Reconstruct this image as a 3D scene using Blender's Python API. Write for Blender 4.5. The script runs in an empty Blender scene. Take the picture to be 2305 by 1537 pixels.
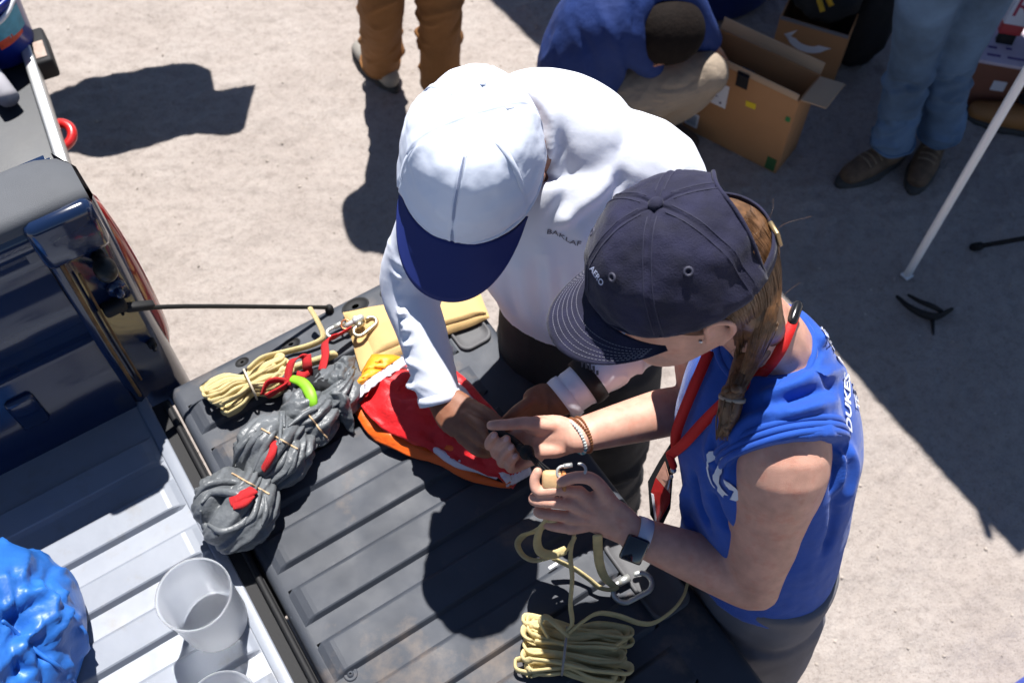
import bpy, bmesh, math, random
import numpy as np
from mathutils import Vector as V, Matrix
from mathutils.bvhtree import BVHTree
from mathutils.geometry import tessellate_polygon
random.seed(7); RNG = np.random.default_rng(7)
SC = bpy.context.scene; COL = SC.collection
# ---------------------------------------------------------------- camera, sky, sun, exposure
F = 2241.0; CZ = 2.585; TH = math.pi/2 - math.atan(1412/F)
cam = bpy.data.cameras.new('camera'); co = bpy.data.objects.new('camera', cam); COL.objects.link(co)
co.location = (0, 0, CZ); co.rotation_euler = (math.pi/2 - TH, 0, 0)
cam.sensor_width = 36; cam.lens = 36*F/2305; cam.clip_start = .05; cam.clip_end = 600
cam.dof.use_dof = True; cam.dof.focus_distance = 1.45; cam.dof.aperture_fstop = 5.6
SC.camera = co
SUN_C = .45                                   # horizontal shadow length per metre of height
ELEV = math.atan(1/SUN_C)
w = bpy.data.worlds.new('World'); SC.world = w; w.use_nodes = True
nt = w.node_tree; bg = nt.nodes['Background']
sky = nt.nodes.new('ShaderNodeTexSky'); sky.sky_type = 'NISHITA'; sky.sun_disc = False
sky.sun_elevation = ELEV; sky.sun_rotation = 0.0; sky.altitude = 1800; sky.air_density = .8; sky.dust_density = .3; sky.ozone_density = 1
nt.links.new(sky.outputs[0], bg.inputs[0]); bg.inputs[1].default_value = .064
sl = bpy.data.lights.new('sun', 'SUN'); sl.energy = 5.0; sl.angle = math.radians(.53); sl.color = (1, .97, .935)
so = bpy.data.objects.new('sun', sl); COL.objects.link(so)
so.rotation_euler = V((0, -SUN_C, -1)).to_track_quat('-Z', 'Y').to_euler(); so.location = (0, 3, 8)
SC.view_settings.view_transform = 'Standard'; SC.view_settings.look = 'None'
SC.view_settings.gamma = 1; SC.view_settings.exposure = .86
# ---------------------------------------------------------------- layout helpers
FW = V((0, math.cos(TH), -math.sin(TH))); UP = V((0, math.sin(TH), math.cos(TH)))
def ray(px, py): return FW + V((1, 0, 0))*((px-1152.5)/F) + UP*((768.5-py)/F)
def at(px, py, z):
    d = ray(px, py); t = (z-CZ)/d.z
    return V((d.x*t, d.y*t, z))
TG = .92
T0 = at(395, 915, TG); AN = math.radians(33)
A_ = V((math.cos(AN), math.sin(AN), 0)); H_ = V((math.sin(AN), -math.cos(AN), 0)); Z_ = V((0, 0, 1))
def TR(u, v, z): return V((T0.x, T0.y, 0)) + A_*u + H_*v + Z_*z
# ---------------------------------------------------------------- noise
def _h(i, j, k, s):
    n = (i*374761393 + j*668265263 + k*2147483647 + s*974634541) & 0xffffffff
    n = ((n ^ (n >> 13))*1274126177) & 0xffffffff
    return ((n ^ (n >> 16)) & 0xffff)/65535.0
def vnoise(P, sc=1.0, seed=0):
    P = np.asarray(P, float)*sc; I = np.floor(P).astype(np.int64); f = P-I; f = f*f*(3-2*f)
    r = 0
    for a in (0, 1):
        for b in (0, 1):
            for c in (0, 1):
                wgt = (f[:, 0] if a else 1-f[:, 0])*(f[:, 1] if b else 1-f[:, 1])*(f[:, 2] if c else 1-f[:, 2])
                r = r + wgt*_h(I[:, 0]+a, I[:, 1]+b, I[:, 2]+c, seed)
    return r*2-1
def fbm(P, sc, oct=3, seed=0):
    r = 0; a = 1.0
    for o in range(oct): r = r + a*vnoise(P, sc*2**o, seed+o*17); a *= .5
    return r
def ridge(P, sc, oct=2, seed=0):
    r = 0; a = 1.0
    for o in range(oct): r = r + a*(1-2*np.abs(vnoise(P, sc*2**o, seed+o*13))); a *= .5
    return r
def cr(pts, k=6, closed=False):
    pts = [V(p) for p in pts]; n = len(pts); out = []
    if n == 2 and not closed: return [pts[0].lerp(pts[1], i/k) for i in range(k+1)]
    rng = n if closed else n-1
    for i in range(rng):
        if closed: p0, p1, p2, p3 = pts[i-1], pts[i], pts[(i+1) % n], pts[(i+2) % n]
        else:
            p1, p2 = pts[i], pts[i+1]
            p0 = pts[i-1] if i > 0 else p1*2-p2
            p3 = pts[i+2] if i+2 < n else p2*2-p1
        for j in range(k):
            t = j/k
            out.append(.5*((2*p1)+(p2-p0)*t+(2*p0-5*p1+4*p2-p3)*t*t+(3*p1-p0-3*p2+p3)*t**3))
    if not closed: out.append(pts[-1].copy())
    return out
def crs(vals, k=6):
    return [v.x for v in cr([V((a, 0, 0)) for a in vals], k)]
# ---------------------------------------------------------------- mesh builder
WL = {}
class MB:
    def __init__(s): s.v = []; s.f = []; s.m = []
    def add(s, vs, fs, mi=0):
        o = len(s.v); s.v += [tuple(p) for p in vs]; s.f += [tuple(i+o for i in f) for f in fs]; s.m += [mi]*len(fs); return s
    def box(s, c, size, ax=None, mi=0, bev=0):
        c = V(c); X, Y, Z = ax if ax else (V((1, 0, 0)), V((0, 1, 0)), V((0, 0, 1)))
        hx, hy, hz = size[0]/2, size[1]/2, size[2]/2
        if bev:
            bm = bmesh.new(); bmesh.ops.create_cube(bm, size=1)
            for q in bm.verts: q.co = V((q.co.x*size[0], q.co.y*size[1], q.co.z*size[2]))
            bmesh.ops.bevel(bm, geom=bm.edges[:], offset=bev, segments=2, profile=.5, affect='EDGES')
            bm.verts.index_update()
            vs = [c+X*q.co.x+Y*q.co.y+Z*q.co.z for q in bm.verts]; fs = [[q.index for q in f.verts] for f in bm.faces]
            bm.free(); return s.add(vs, fs, mi)
        vs = [c+X*(hx*a)+Y*(hy*b)+Z*(hz*d) for d in (-1, 1) for a, b in ((-1, -1), (1, -1), (1, 1), (-1, 1))]
        return s.add(vs, [(3, 2, 1, 0), (4, 5, 6, 7), (0, 1, 5, 4), (1, 2, 6, 5), (2, 3, 7, 6), (3, 0, 4, 7)], mi)
    def grid(s, rows, closed=False, mi=0, flip=False):
        n = len(rows); m = len(rows[0]); fs = []
        for i in range(n-1):
            for j in range(m if closed else m-1):
                a, b = i*m+j, i*m+(j+1) % m; q = (a, b, b+m, a+m)
                fs.append(q[::-1] if flip else q)
        return s.add([p for r in rows for p in r], fs, mi)
    def tube(s, pts, rad, n=12, hint=None, k=5, caps=True, closed=False, round_=True, mi=0):
        """pts: control points; rad: radius or list of radius / (ra, rb); hint: direction of the ra axis"""
        m = len(pts)
        if not isinstance(rad, (list,)): rad = [rad]*m
        rad = [r if isinstance(r, tuple) else (r, r) for r in rad]
        if k > 1:
            P = cr(pts, k, closed)
            if closed: ra = [rad[(i//k) % m][0] for i in range(len(P))]; rb = [rad[(i//k) % m][1] for i in range(len(P))]
            else: ra = crs([r[0] for r in rad], k); rb = crs([r[1] for r in rad], k)
        else: P = [V(p) for p in pts]; ra = [r[0] for r in rad]; rb = [r[1] for r in rad]
        N = len(P); T = []
        for i in range(N):
            d = (P[(i+1) % N]-P[i-1]) if closed else (P[min(i+1, N-1)]-P[max(i-1, 0)])
            T.append(d.normalized() if d.length > 1e-9 else V((0, 0, 1)))
        hv = V(hint) if hint is not None else (V((0, 0, 1)) if abs(T[0].z) < .9 else V((1, 0, 0)))
        rows = []; X = None
        for i in range(N):
            if hint is not None or X is None: X = hv-T[i]*hv.dot(T[i])
            else: X = X-T[i]*X.dot(T[i])
            if X.length < 1e-6: X = T[i].orthogonal()
            X.normalize(); Y = T[i].cross(X)
            rows.append([P[i]+X*(ra[i]*math.cos(2*math.pi*j/n))+Y*(rb[i]*math.sin(2*math.pi*j/n)) for j in range(n)])
        if closed: rows.append(rows[0]); return s.grid(rows, True, mi)
        if caps and round_:
            def cap(row, c, t, r):
                out = []
                for q in (.5, .8, .95): 
                    out.append([c+(p-c)*math.sqrt(1-q*q)+t*(r*q) for p in row])
                return out
            st = cap(rows[0], P[0], -T[0], min(ra[0], rb[0])); en = cap(rows[-1], P[-1], T[-1], min(ra[-1], rb[-1]))
            rows = st[::-1]+rows+en
        s.grid(rows, True, mi)
        if caps:
            o = len(s.v)-len(rows)*n
            s.f.append(tuple(range(o, o+n))[::-1]); s.m.append(mi)
            o = len(s.v)-n; s.f.append(tuple(range(o, o+n))); s.m.append(mi)
        return s
    def ell(s, c, r, ax=None, n=20, m=12, mi=0):
        c = V(c); X, Y, Z = ax if ax else (V((1, 0, 0)), V((0, 1, 0)), V((0, 0, 1)))
        rows = []
        for i in range(m+1):
            a = math.pi*(i+.02)/(m+.04)-math.pi/2
            rows.append([c+X*(r[0]*math.cos(a)*math.cos(2*math.pi*j/n))+Y*(r[1]*math.cos(a)*math.sin(2*math.pi*j/n))+Z*(r[2]*math.sin(a)) for j in range(n)])
        s.grid(rows, True, mi); o = len(s.v)-len(rows)*n
        s.f.append(tuple(range(o, o+n))[::-1]); s.m.append(mi); o = len(s.v)-n; s.f.append(tuple(range(o, o+n))); s.m.append(mi)
        return s
    def prism(s, poly, h0, h1, frame=None, mi=0):
        """poly of 2-D points, extruded h0..h1 along the frame's Z"""
        O, X, Y, Z = frame if frame else (V((0, 0, 0)), V((1, 0, 0)), V((0, 1, 0)), V((0, 0, 1)))
        n = len(poly); area = sum(poly[i-1][0]*poly[i][1]-poly[i][0]*poly[i-1][1] for i in range(n))
        if area < 0: poly = poly[::-1]
        b = [O+X*p[0]+Y*p[1]+Z*h0 for p in poly]; t = [O+X*p[0]+Y*p[1]+Z*h1 for p in poly]
        tri = tessellate_polygon([[V((p[0], p[1], 0)) for p in poly]])
        def ori(f):
            a, b_, c = (poly[i] for i in f); return (b_[0]-a[0])*(c[1]-a[1])-(b_[1]-a[1])*(c[0]-a[0]) > 0
        tri = [f if ori(f) else f[::-1] for f in tri]
        fs = [tuple(f[::-1]) for f in tri]+[tuple(i+n for i in f) for f in tri]+[(i, (i+1) % n, (i+1) % n+n, i+n) for i in range(n)]
        return s.add(b+t, fs, mi)
    def ribbon(s, pts, wdir, width, th=.0015, k=6, mi=0):
        """flat webbing: rectangular section, wdir = direction(s) across"""
        P = cr(pts, k); N = len(P); rows = []
        wd = [V(q) for q in wdir] if isinstance(wdir, list) else [V(wdir)]*2
        for i in range(N):
            T = (P[min(i+1, N-1)]-P[max(i-1, 0)]).normalized(); q = i/(N-1)*(len(wd)-1); a = int(min(q, len(wd)-2))
            W = wd[a].lerp(wd[a+1], q-a); W = W-T*W.dot(T)
            if W.length < 1e-5: W = T.orthogonal()
            W.normalize(); U = T.cross(W)
            rows.append([P[i]+W*(width/2*x)+U*(th/2*y) for x, y in ((-1, -1), (0, -1.15), (1, -1), (1, 1), (0, 1.15), (-1, 1))])
        s.grid(rows, True, mi); o = len(s.v)-len(rows)*6
        s.f += [tuple(range(o, o+6))[::-1], tuple(range(len(s.v)-6, len(s.v)))]; s.m += [mi, mi]
        return s
    def mesh(s, name='m'):
        me = bpy.data.meshes.new(name); me.from_pydata(s.v, [], s.f); 
        if any(s.m): me.polygons.foreach_set('material_index', s.m)
        me.update(); return me
    def build(s, name, mat, parent=None, smooth=True, **kw):
        return put(name, s.mesh(name), mat, parent, smooth, **kw)
def put(name, me, mat, parent=None, smooth=True, label=None, cat=None, group=None, kind=None):
    o = bpy.data.objects.new(name, me)
    for m in (mat if isinstance(mat, (list, tuple)) else [mat]): me.materials.append(m)
    if smooth: me.polygons.foreach_set('use_smooth', [True]*len(me.polygons))
    if smooth == 'auto':
        pass
    COL.objects.link(o)
    if parent is None:
        n = len(me.vertices); c = np.zeros(n*3); me.vertices.foreach_get('co', c); c = c.reshape(-1, 3)
        loc = V(((c[:, 0].min()+c[:, 0].max())/2, (c[:, 1].min()+c[:, 1].max())/2, c[:, 2].min()))
        c -= np.array(loc); me.vertices.foreach_set('co', c.ravel()); me.update(); o.location = loc; WL[o.name] = loc
    else:
        o.parent = parent; o.matrix_parent_inverse = Matrix.Translation(-WL.get(parent.name, V((0, 0, 0)))); WL[o.name] = V((0, 0, 0))
    tag(o, label, cat, group, kind)
    return o
def tag(o, label=None, cat=None, group=None, kind=None):
    for k_, q in (('label', label), ('category', cat), ('group', group), ('kind', kind)):
        if q: o[k_] = q
    return o
def thing(name, loc, label, cat, group=None):
    o = bpy.data.objects.new(name, None); o.empty_display_size = .1; COL.objects.link(o); o.location = V(loc); WL[o.name] = V(loc)
    return tag(o, label, cat, group)
def remesh(mb, vox, it=6, fac=.5):
    me = mb.mesh('tmp'); o = bpy.data.objects.new('tmp', me); COL.objects.link(o)
    m = o.modifiers.new('r', 'REMESH'); m.mode = 'VOXEL'; m.voxel_size = vox; m.use_smooth_shade = True
    if it: q = o.modifiers.new('s', 'SMOOTH'); q.factor = fac; q.iterations = it
    dg = bpy.context.evaluated_depsgraph_get(); r = bpy.data.meshes.new_from_object(o.evaluated_get(dg))
    bpy.data.objects.remove(o); bpy.data.meshes.remove(me)
    r.materials.clear()
    return r
def co_no(me):
    n = len(me.vertices); c = np.zeros(n*3); me.vertices.foreach_get('co', c)
    q = np.zeros(n*3); me.vertex_normals.foreach_get('vector', q)
    return c.reshape(-1, 3), q.reshape(-1, 3)
def setco(me, c): me.vertices.foreach_set('co', np.ascontiguousarray(c).ravel()); me.update()
def strokes(me, st, noise=None, sharp=False):
    """fold sculpting: each stroke = (points, width, height); push along normals"""
    c, n = co_no(me); d = np.zeros(len(c))
    for pts, wd, ht in st:
        P = np.array([tuple(p) for p in cr(pts, 6)]); best = np.full(len(c), 1e9); par = np.zeros(len(c))
        lo = P.min(0)-3*wd; hi = P.max(0)+3*wd; idx = np.where(((c > lo) & (c < hi)).all(1))[0]
        if len(idx) == 0: continue
        cc = c[idx]; b = np.full(len(idx), 1e9); tt = np.zeros(len(idx))
        for i in range(len(P)-1):
            a, e = P[i], P[i+1]; ab = e-a; L = (ab@ab)+1e-12; t = np.clip(((cc-a)@ab)/L, 0, 1)
            q = ((cc-a-t[:, None]*ab)**2).sum(1); m = q < b; b[m] = q[m]; tt[m] = (i+t[m])/(len(P)-1)
        env = np.clip(np.minimum(tt, 1-tt)*5, 0.15, 1)
        d[idx] += ht*env*(np.exp(-np.sqrt(b)/wd) if sharp else np.exp(-b/wd**2))
    if noise is not None: d += noise(c)
    setco(me, c+n*d[:, None])
def bvh(me):
    vs = [v.co.copy() for v in me.vertices]; return BVHTree.FromPolygons(vs, [tuple(p.vertices) for p in me.polygons])
def hit(tree, px, py, off=0.0):
    d = ray(px, py).normalized(); r = tree.ray_cast(V((0, 0, CZ)), d)
    if r[0] is None:
        r2 = tree.find_nearest(at(px, py, 1.3)); return r2[0]+r2[1]*off, r2[1]
    n = r[1]; n = n if n.dot(d) < 0 else -n
    return r[0]+n*off, n
def decal(tree, polys, off=.0015, sub=6.0):
    """polygons drawn in picture coordinates, laid on the cloth surface as a thin printed film"""
    mb = MB()
    for poly in polys:
        P = []
        for i in range(len(poly)):
            a, b = V((*poly[i], 0)), V((*poly[(i+1) % len(poly)], 0)); k = max(1, int((b-a).length/sub))
            P += [a.lerp(b, j/k) for j in range(k)]
        bm = bmesh.new(); vs = [bm.verts.new(p) for p in P]
        try: f = bm.faces.new(vs)
        except Exception: bm.free(); continue
        bmesh.ops.triangulate(bm, faces=[f]); bmesh.ops.subdivide_edges(bm, edges=[e for e in bm.edges if e.calc_length() > sub*2], cuts=2, use_grid_fill=True)
        bmesh.ops.triangulate(bm, faces=bm.faces[:]); bm.verts.index_update()
        mb.add([hit(tree, v.co.x, v.co.y, off)[0] for v in bm.verts], [[q.index for q in f.verts] for f in bm.faces]); bm.free()
    return mb
def text_mesh(s, size=1, font_shear=0.0, bold=.0, ext=0.0):
    cu = bpy.data.curves.new('t', 'FONT'); cu.body = s; cu.size = size; cu.shear = font_shear; cu.offset = bold; cu.extrude = ext; cu.align_x = 'CENTER'; cu.align_y = 'CENTER'
    cu.resolution_u = 3
    o = bpy.data.objects.new('t', cu); COL.objects.link(o); dg = bpy.context.evaluated_depsgraph_get()
    me = bpy.data.meshes.new_from_object(o.evaluated_get(dg)); vs = [v.co.copy() for v in me.vertices]; fs = [tuple(p.vertices) for p in me.polygons]
    bpy.data.objects.remove(o); bpy.data.meshes.remove(me); return vs, fs
def text_on(mb, s, O, X, Y, size, off=0, mi=0, **kw):
    """flat printed text on a plane through O with in-plane axes X, Y"""
    vs, fs = text_mesh(s, size, **kw); N = V(X).cross(V(Y)).normalized()
    mb.add([V(O)+V(X)*v.x+V(Y)*v.y+N*(off+v.z) for v in vs], fs, mi)
# ---------------------------------------------------------------- materials
def srgb(r, g, b): return tuple(((c/255)/12.92 if c/255 <= .04045 else ((c/255+.055)/1.055)**2.4) for c in (r, g, b))
def MAT(name, col, rough=.6, metal=0, var=.0, vs=8, bump=0, bs=250, bd=3, spec=.5, coat=0, trans=0, ior=1.45, sss=0, sheen=0,
        dirt=None, weave=0, ws=900, alpha=1, wrinkle=0, wsc=18, rv=0, wdist=.002):
    m = bpy.data.materials.new(name); m.use_nodes = True; N = m.node_tree.nodes; L = m.node_tree.links; p = N['Principled BSDF']
    p.inputs['Roughness'].default_value = rough; p.inputs['Metallic'].default_value = metal
    p.inputs['Specular IOR Level'].default_value = spec; p.inputs['Coat Weight'].default_value = coat; p.inputs['Coat Roughness'].default_value = .08
    p.inputs['Transmission Weight'].default_value = trans; p.inputs['IOR'].default_value = ior; p.inputs['Alpha'].default_value = alpha
    p.inputs['Base Color'].default_value = (*col, 1)
    if sss: p.inputs['Subsurface Weight'].default_value = sss; p.inputs['Subsurface Radius'].default_value = (1, .35, .2); p.inputs['Subsurface Scale'].default_value = .008
    if sheen: p.inputs['Sheen Weight'].default_value = sheen; p.inputs['Sheen Roughness'].default_value = .4
    tc = N.new('ShaderNodeTexCoord')
    def noise(s, d=4, r=.55):
        n = N.new('ShaderNodeTexNoise'); n.inputs['Scale'].default_value = s; n.inputs['Detail'].default_value = d; n.inputs['Roughness'].default_value = r
        L.new(tc.outputs['Object'], n.inputs['Vector']); return n
    cur = None
    if var:
        n = noise(vs, 5); r = N.new('ShaderNodeValToRGB'); L.new(n.outputs['Fac'], r.inputs[0])
        r.color_ramp.elements[0].position = .3; r.color_ramp.elements[1].position = .72
        r.color_ramp.elements[0].color = (*[c*(1-var) for c in col], 1); r.color_ramp.elements[1].color = (*[min(1, c*(1+var)) for c in col], 1)
        cur = r.outputs[0]
    if dirt:
        dcol, ds, lo, hi = dirt; n = noise(ds, 7, .65); r = N.new('ShaderNodeMapRange'); L.new(n.outputs['Fac'], r.inputs[0])
        r.inputs[1].default_value = lo; r.inputs[2].default_value = hi; r.inputs[3].default_value = 0; r.inputs[4].default_value = 1
        mx = N.new('ShaderNodeMix'); mx.data_type = 'RGBA'; L.new(r.outputs[0], mx.inputs[0]); mx.inputs[7].default_value = (*dcol, 1)
        if cur: L.new(cur, mx.inputs[6])
        else: mx.inputs[6].default_value = (*col, 1)
        cur = mx.outputs[2]
    if cur: L.new(cur, p.inputs['Base Color'])
    if rv:
        n = noise(vs*2.3, 5); r = N.new('ShaderNodeMapRange'); L.new(n.outputs['Fac'], r.inputs[0]); r.inputs[1].default_value = .3; r.inputs[2].default_value = .7
        r.inputs[3].default_value = max(.02, rough-rv); r.inputs[4].default_value = min(1, rough+rv); L.new(r.outputs[0], p.inputs['Roughness'])
    prev = None
    def addb(h, st, dist):
        nonlocal prev
        b = N.new('ShaderNodeBump'); b.inputs['Strength'].default_value = st; b.inputs['Distance'].default_value = dist; L.new(h, b.inputs['Height'])
        if prev: L.new(prev, b.inputs['Normal'])
        prev = b.outputs[0]
    if wrinkle: addb(noise(wsc, 3, .5).outputs['Fac'], wrinkle, .02)
    if bump: addb(noise(bs, bd, .6).outputs['Fac'], bump, wdist)
    if weave:
        for ax in (0, 1):
            wv = N.new('ShaderNodeTexWave'); wv.wave_type = 'BANDS'; wv.bands_direction = 'DIAGONAL' if ax else 'Z'; wv.inputs['Scale'].default_value = ws; wv.inputs['Distortion'].default_value = 1.5
            L.new(tc.outputs['Object'], wv.inputs['Vector']); addb(wv.outputs['Fac'], weave, .0006)
    if prev: L.new(prev, p.inputs['Normal'])
    m['_'] = 1
    return m
# ================================================================ ground
def ground_mat():
    m = bpy.data.materials.new('dusty_ground'); m.use_nodes = True; N = m.node_tree.nodes; L = m.node_tree.links; p = N['Principled BSDF']
    p.inputs['Roughness'].default_value = .95; p.inputs['Specular IOR Level'].default_value = .15
    tc = N.new('ShaderNodeTexCoord')
    def no(s, d, r=.6):
        n = N.new('ShaderNodeTexNoise'); n.inputs['Scale'].default_value = s; n.inputs['Detail'].default_value = d; n.inputs['Roughness'].default_value = r; L.new(tc.outputs['Object'], n.inputs['Vector']); return n
    def ramp(n, *st):
        r = N.new('ShaderNodeValToRGB'); L.new(n.outputs['Fac'], r.inputs[0]); e = r.color_ramp.elements
        e[0].position, e[0].color = st[0][0], (*st[0][1], 1); e[1].position, e[1].color = st[-1][0], (*st[-1][1], 1)
        for q in st[1:-1]: x = e.new(q[0]); x.color = (*q[1], 1)
        return r
    a = ramp(no(2.2, 6, .7), (.3, (.340, .294, .264)), (.55, (.385, .339, .308)), (.75, (.417, .374, .344)))
    b = ramp(no(38, 6, .72), (.25, (.72, .70, .69)), (.5, (.98, .98, .98)), (.8, (1.08, 1.07, 1.06)))
    c = ramp(no(210, 3, .6), (.27, (.45, .42, .40)), (.4, (.96, .96, .96)), (.75, (1.08, 1.08, 1.08)))
    def mul(x, y):
        q = N.new('ShaderNodeMix'); q.data_type = 'RGBA'; q.blend_type = 'MULTIPLY'; q.inputs[0].default_value = 1; L.new(x, q.inputs[6]); L.new(y, q.inputs[7]); return q.outputs[2]
    L.new(mul(mul(a.outputs[0], b.outputs[0]), c.outputs[0]), p.inputs['Base Color'])
    b1 = N.new('ShaderNodeBump'); b1.inputs['Strength'].default_value = .7; b1.inputs['Distance'].default_value = .012; L.new(no(60, 6, .7).outputs['Fac'], b1.inputs['Height'])
    b2 = N.new('ShaderNodeBump'); b2.inputs['Strength'].default_value = .6; b2.inputs['Distance'].default_value = .004; L.new(no(320, 3).outputs['Fac'], b2.inputs['Height']); L.new(b1.outputs[0], b2.inputs['Normal'])
    L.new(b2.outputs[0], p.inputs['Normal']); return m
M_ground = ground_mat()
xs = np.concatenate([[-150, -60, -25, -10, -5, -3], np.arange(-2.3, 2.31, .0125), [3, 5, 10, 25, 60, 150]])
ys = np.concatenate([[-150, -60, -25, -8, -2, 0], np.arange(.4, 3.5, .0125), [4, 6, 10, 25, 60, 150]])
gx, gy = np.meshgrid(xs, ys); P = np.stack([gx.ravel(), gy.ravel(), 0*gx.ravel()], 1)
fade = np.clip((2.3-np.abs(P[:, 0]))*4, 0, 1)*np.clip((P[:, 1]-.4)*4, 0, 1)*np.clip((3.45-P[:, 1])*4, 0, 1)
P[:, 2] = fade*(fbm(P, 5, 3, 1)*.006+ridge(P, 14, 2, 5)*.0035+fbm(P, 45, 2, 9)*.0026)
nx = len(xs); ny = len(ys); I = np.arange(nx*ny).reshape(ny, nx)
fc = np.stack([I[:-1, :-1].ravel(), I[:-1, 1:].ravel(), I[1:, 1:].ravel(), I[1:, :-1].ravel()], 1)
me = bpy.data.meshes.new('ground'); me.from_pydata(P.tolist(), [], fc.tolist())
o = bpy.data.objects.new('ground', me); me.materials.append(M_ground); me.polygons.foreach_set('use_smooth', [True]*len(me.polygons)); COL.objects.link(o); o['kind'] = 'structure'
GZ = P[:, 2].reshape(ny, nx)
def gz(x, y):
    i = np.clip(np.searchsorted(xs, x), 0, nx-1); j = np.clip(np.searchsorted(ys, y), 0, ny-1); return float(GZ[j, i])
M_peb = MAT('pebble', (.36, .31, .27), .9, var=.5, vs=30, bump=.3)
mb = MB(); ico = bmesh.new(); bmesh.ops.create_icosphere(ico, subdivisions=1, radius=1); iv = [v.co.copy() for v in ico.verts]; ico.verts.index_update(); ifs = [[v.index for v in f.verts] for f in ico.faces]; ico.free()
for i in range(2600):
    x, y = random.uniform(-2.2, 2.2), random.uniform(.5, 3.4); r = .0012+.0045*random.random()**3.5; s = (r*random.uniform(.8, 1.5), r*random.uniform(.7, 1.2), r*random.uniform(.5, .9)); a = random.random()*6.3
    z = gz(x, y)
    mb.add([V((x+v.x*s[0]*math.cos(a)-v.y*s[1]*math.sin(a), y+v.x*s[0]*math.sin(a)+v.y*s[1]*math.cos(a), z+r*.25+v.z*s[2]*random.uniform(.8, 1.1))) for v in iv], ifs)
mb.build('gravel', M_peb, None, False, label='fine loose gravel scattered over the pale dusty ground', cat='gravel', kind='stuff')

# ================================================================ the pickup truck
M_liner = MAT('black_plastic_liner', (.042, .048, .061), .6, var=.25, vs=6, bump=.35, bs=900, dirt=((.16, .125, .10), 9, .56, .80), rv=.1, wdist=.0012)
M_paint = MAT('dark_paint_sky_tint', (.007, .018, .055), .18, coat=.6, var=.15, vs=4, dirt=((.05, .05, .05), 7, .58, .85), bump=.05, bs=40)  # blue of the reflected sky is mixed into the base colour
M_bed = MAT('silver_bed_paint', (.22, .24, .28), .45, metal=.0, var=.06, vs=12, dirt=((.19, .185, .18), 16, .55, .8), bump=.12, bs=60, rv=.08)
M_rail = MAT('grey_plastic_rail', (.075, .08, .09), .65, var=.15, bump=.4, bs=700)
M_black = MAT('black_rubber', (.006, .006, .007), .7, bump=.2, bs=300)
M_cable = MAT('steel_cable', (.02, .02, .018), .45, metal=.3)
M_redlamp = MAT('red_lamp_plastic', (.34, .016, .012), .15, coat=1, var=.2)
M_steel = MAT('steel', (.55, .55, .56), .28, metal=1, bump=.05, bs=60)
M_rust = MAT('seam_dirt', (.16, .085, .03), .8, var=.4, vs=30)
truck = thing('pickup_truck', TR(-1.0, .7, 0), 'dark grey pickup truck with its black ribbed tailgate lowered and silver bed floor', 'truck')
def ribs_at(name, u0, u1, starts, w, hgt, mat, par, z, taper=.03):
    """raised trapezoid ribs: v0 .. v0+w on top, steep falling side"""
    for v0 in starts:
        mb = MB(); sec = [(v0-.010, -.004), (v0-.009, 0), (v0-.002, hgt*.86), (v0+.001, hgt), (v0+w-.001, hgt), (v0+w+.0015, hgt*.86), (v0+w+.007, 0), (v0+w+.008, -.004)]
        rows = []
        for u, q in ((u0, 0), (u0+taper*.35, .55), (u0+taper*.75, .93), (u0+taper, 1), (u1-taper, 1), (u1-taper*.75, .93), (u1-taper*.35, .55), (u1, 0)):
            rows.append([TR(u, v, z+(max(0, dz)*q if dz > 0 else dz)) for v, dz in sec])
        mb.grid(rows, flip=True); mb.build(name, mat, par, False)
# tailgate: slab + liner with raised ribs and two recessed pockets near its free edge
TGW = 1.47; V0 = -.045
def rrect(u0, u1, v0, v1, r, n=6):
    o_ = []
    for cx, cy, a0 in ((u1-r, v1-r, 0), (u0+r, v1-r, 90), (u0+r, v0+r, 180), (u1-r, v0+r, 270)):
        for i in range(n+1): a = math.radians(a0+90*i/n); o_.append((cx+r*math.cos(a), cy+r*math.sin(a)))
    return o_
FR = (V((T0.x, T0.y, 0)), A_, H_, V((0, 0, 1)))
tailgate = None
def prism_t(mb, poly, z0, z1):  # truck frame is left-handed (A x H = -Z): flip
    mb.prism([(p[0], -p[1]) for p in poly], z0, z1, (V((T0.x, T0.y, 0)), A_, -H_, V((0, 0, 1))))
mb = MB()
poly = [p for p in rrect(0, .606, V0, V0+TGW, .012)]
# slab with a generous corner radius at the free end
def slab_poly(i):
    c = []
    for cx, cy, a0, r in ((.606-i-.07, V0+TGW-i-.07, 0, .07), (0+i+.01, V0+TGW-i-.01, 90, .01), (0+i+.01, V0+i+.01, 180, .01), (.606-i-.07, V0+i+.07, 270, .07)):
        for k in range(7): a = math.radians(a0+15*k); c.append((cx+r*math.cos(a), cy+r*math.sin(a)))
    return c
rings = [(0, TG-.075), (0, TG-.014), (.004, TG-.005), (.010, TG-.001), (.02, TG)]
rows = [[TR(p[0], p[1], z) for p in slab_poly(i)] for i, z in rings]
mb.grid(rows, True, flip=True); n_ = len(rows[0]); b0 = len(mb.v)-len(rows)*n_
mb.f.append(tuple(range(b0, b0+n_))); mb.m.append(0); mb.f.append(tuple(range(len(mb.v)-n_, len(mb.v)))[::-1]); mb.m.append(0)
tailgate = mb.build('tailgate', M_liner, truck, True, label='lowered tailgate with a black ribbed plastic liner')
ribs_at('liner_rib', .018, .515, [.342+.107*k for k in range(-3, 10)], .055, .0100, M_liner, tailgate, TG)
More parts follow.
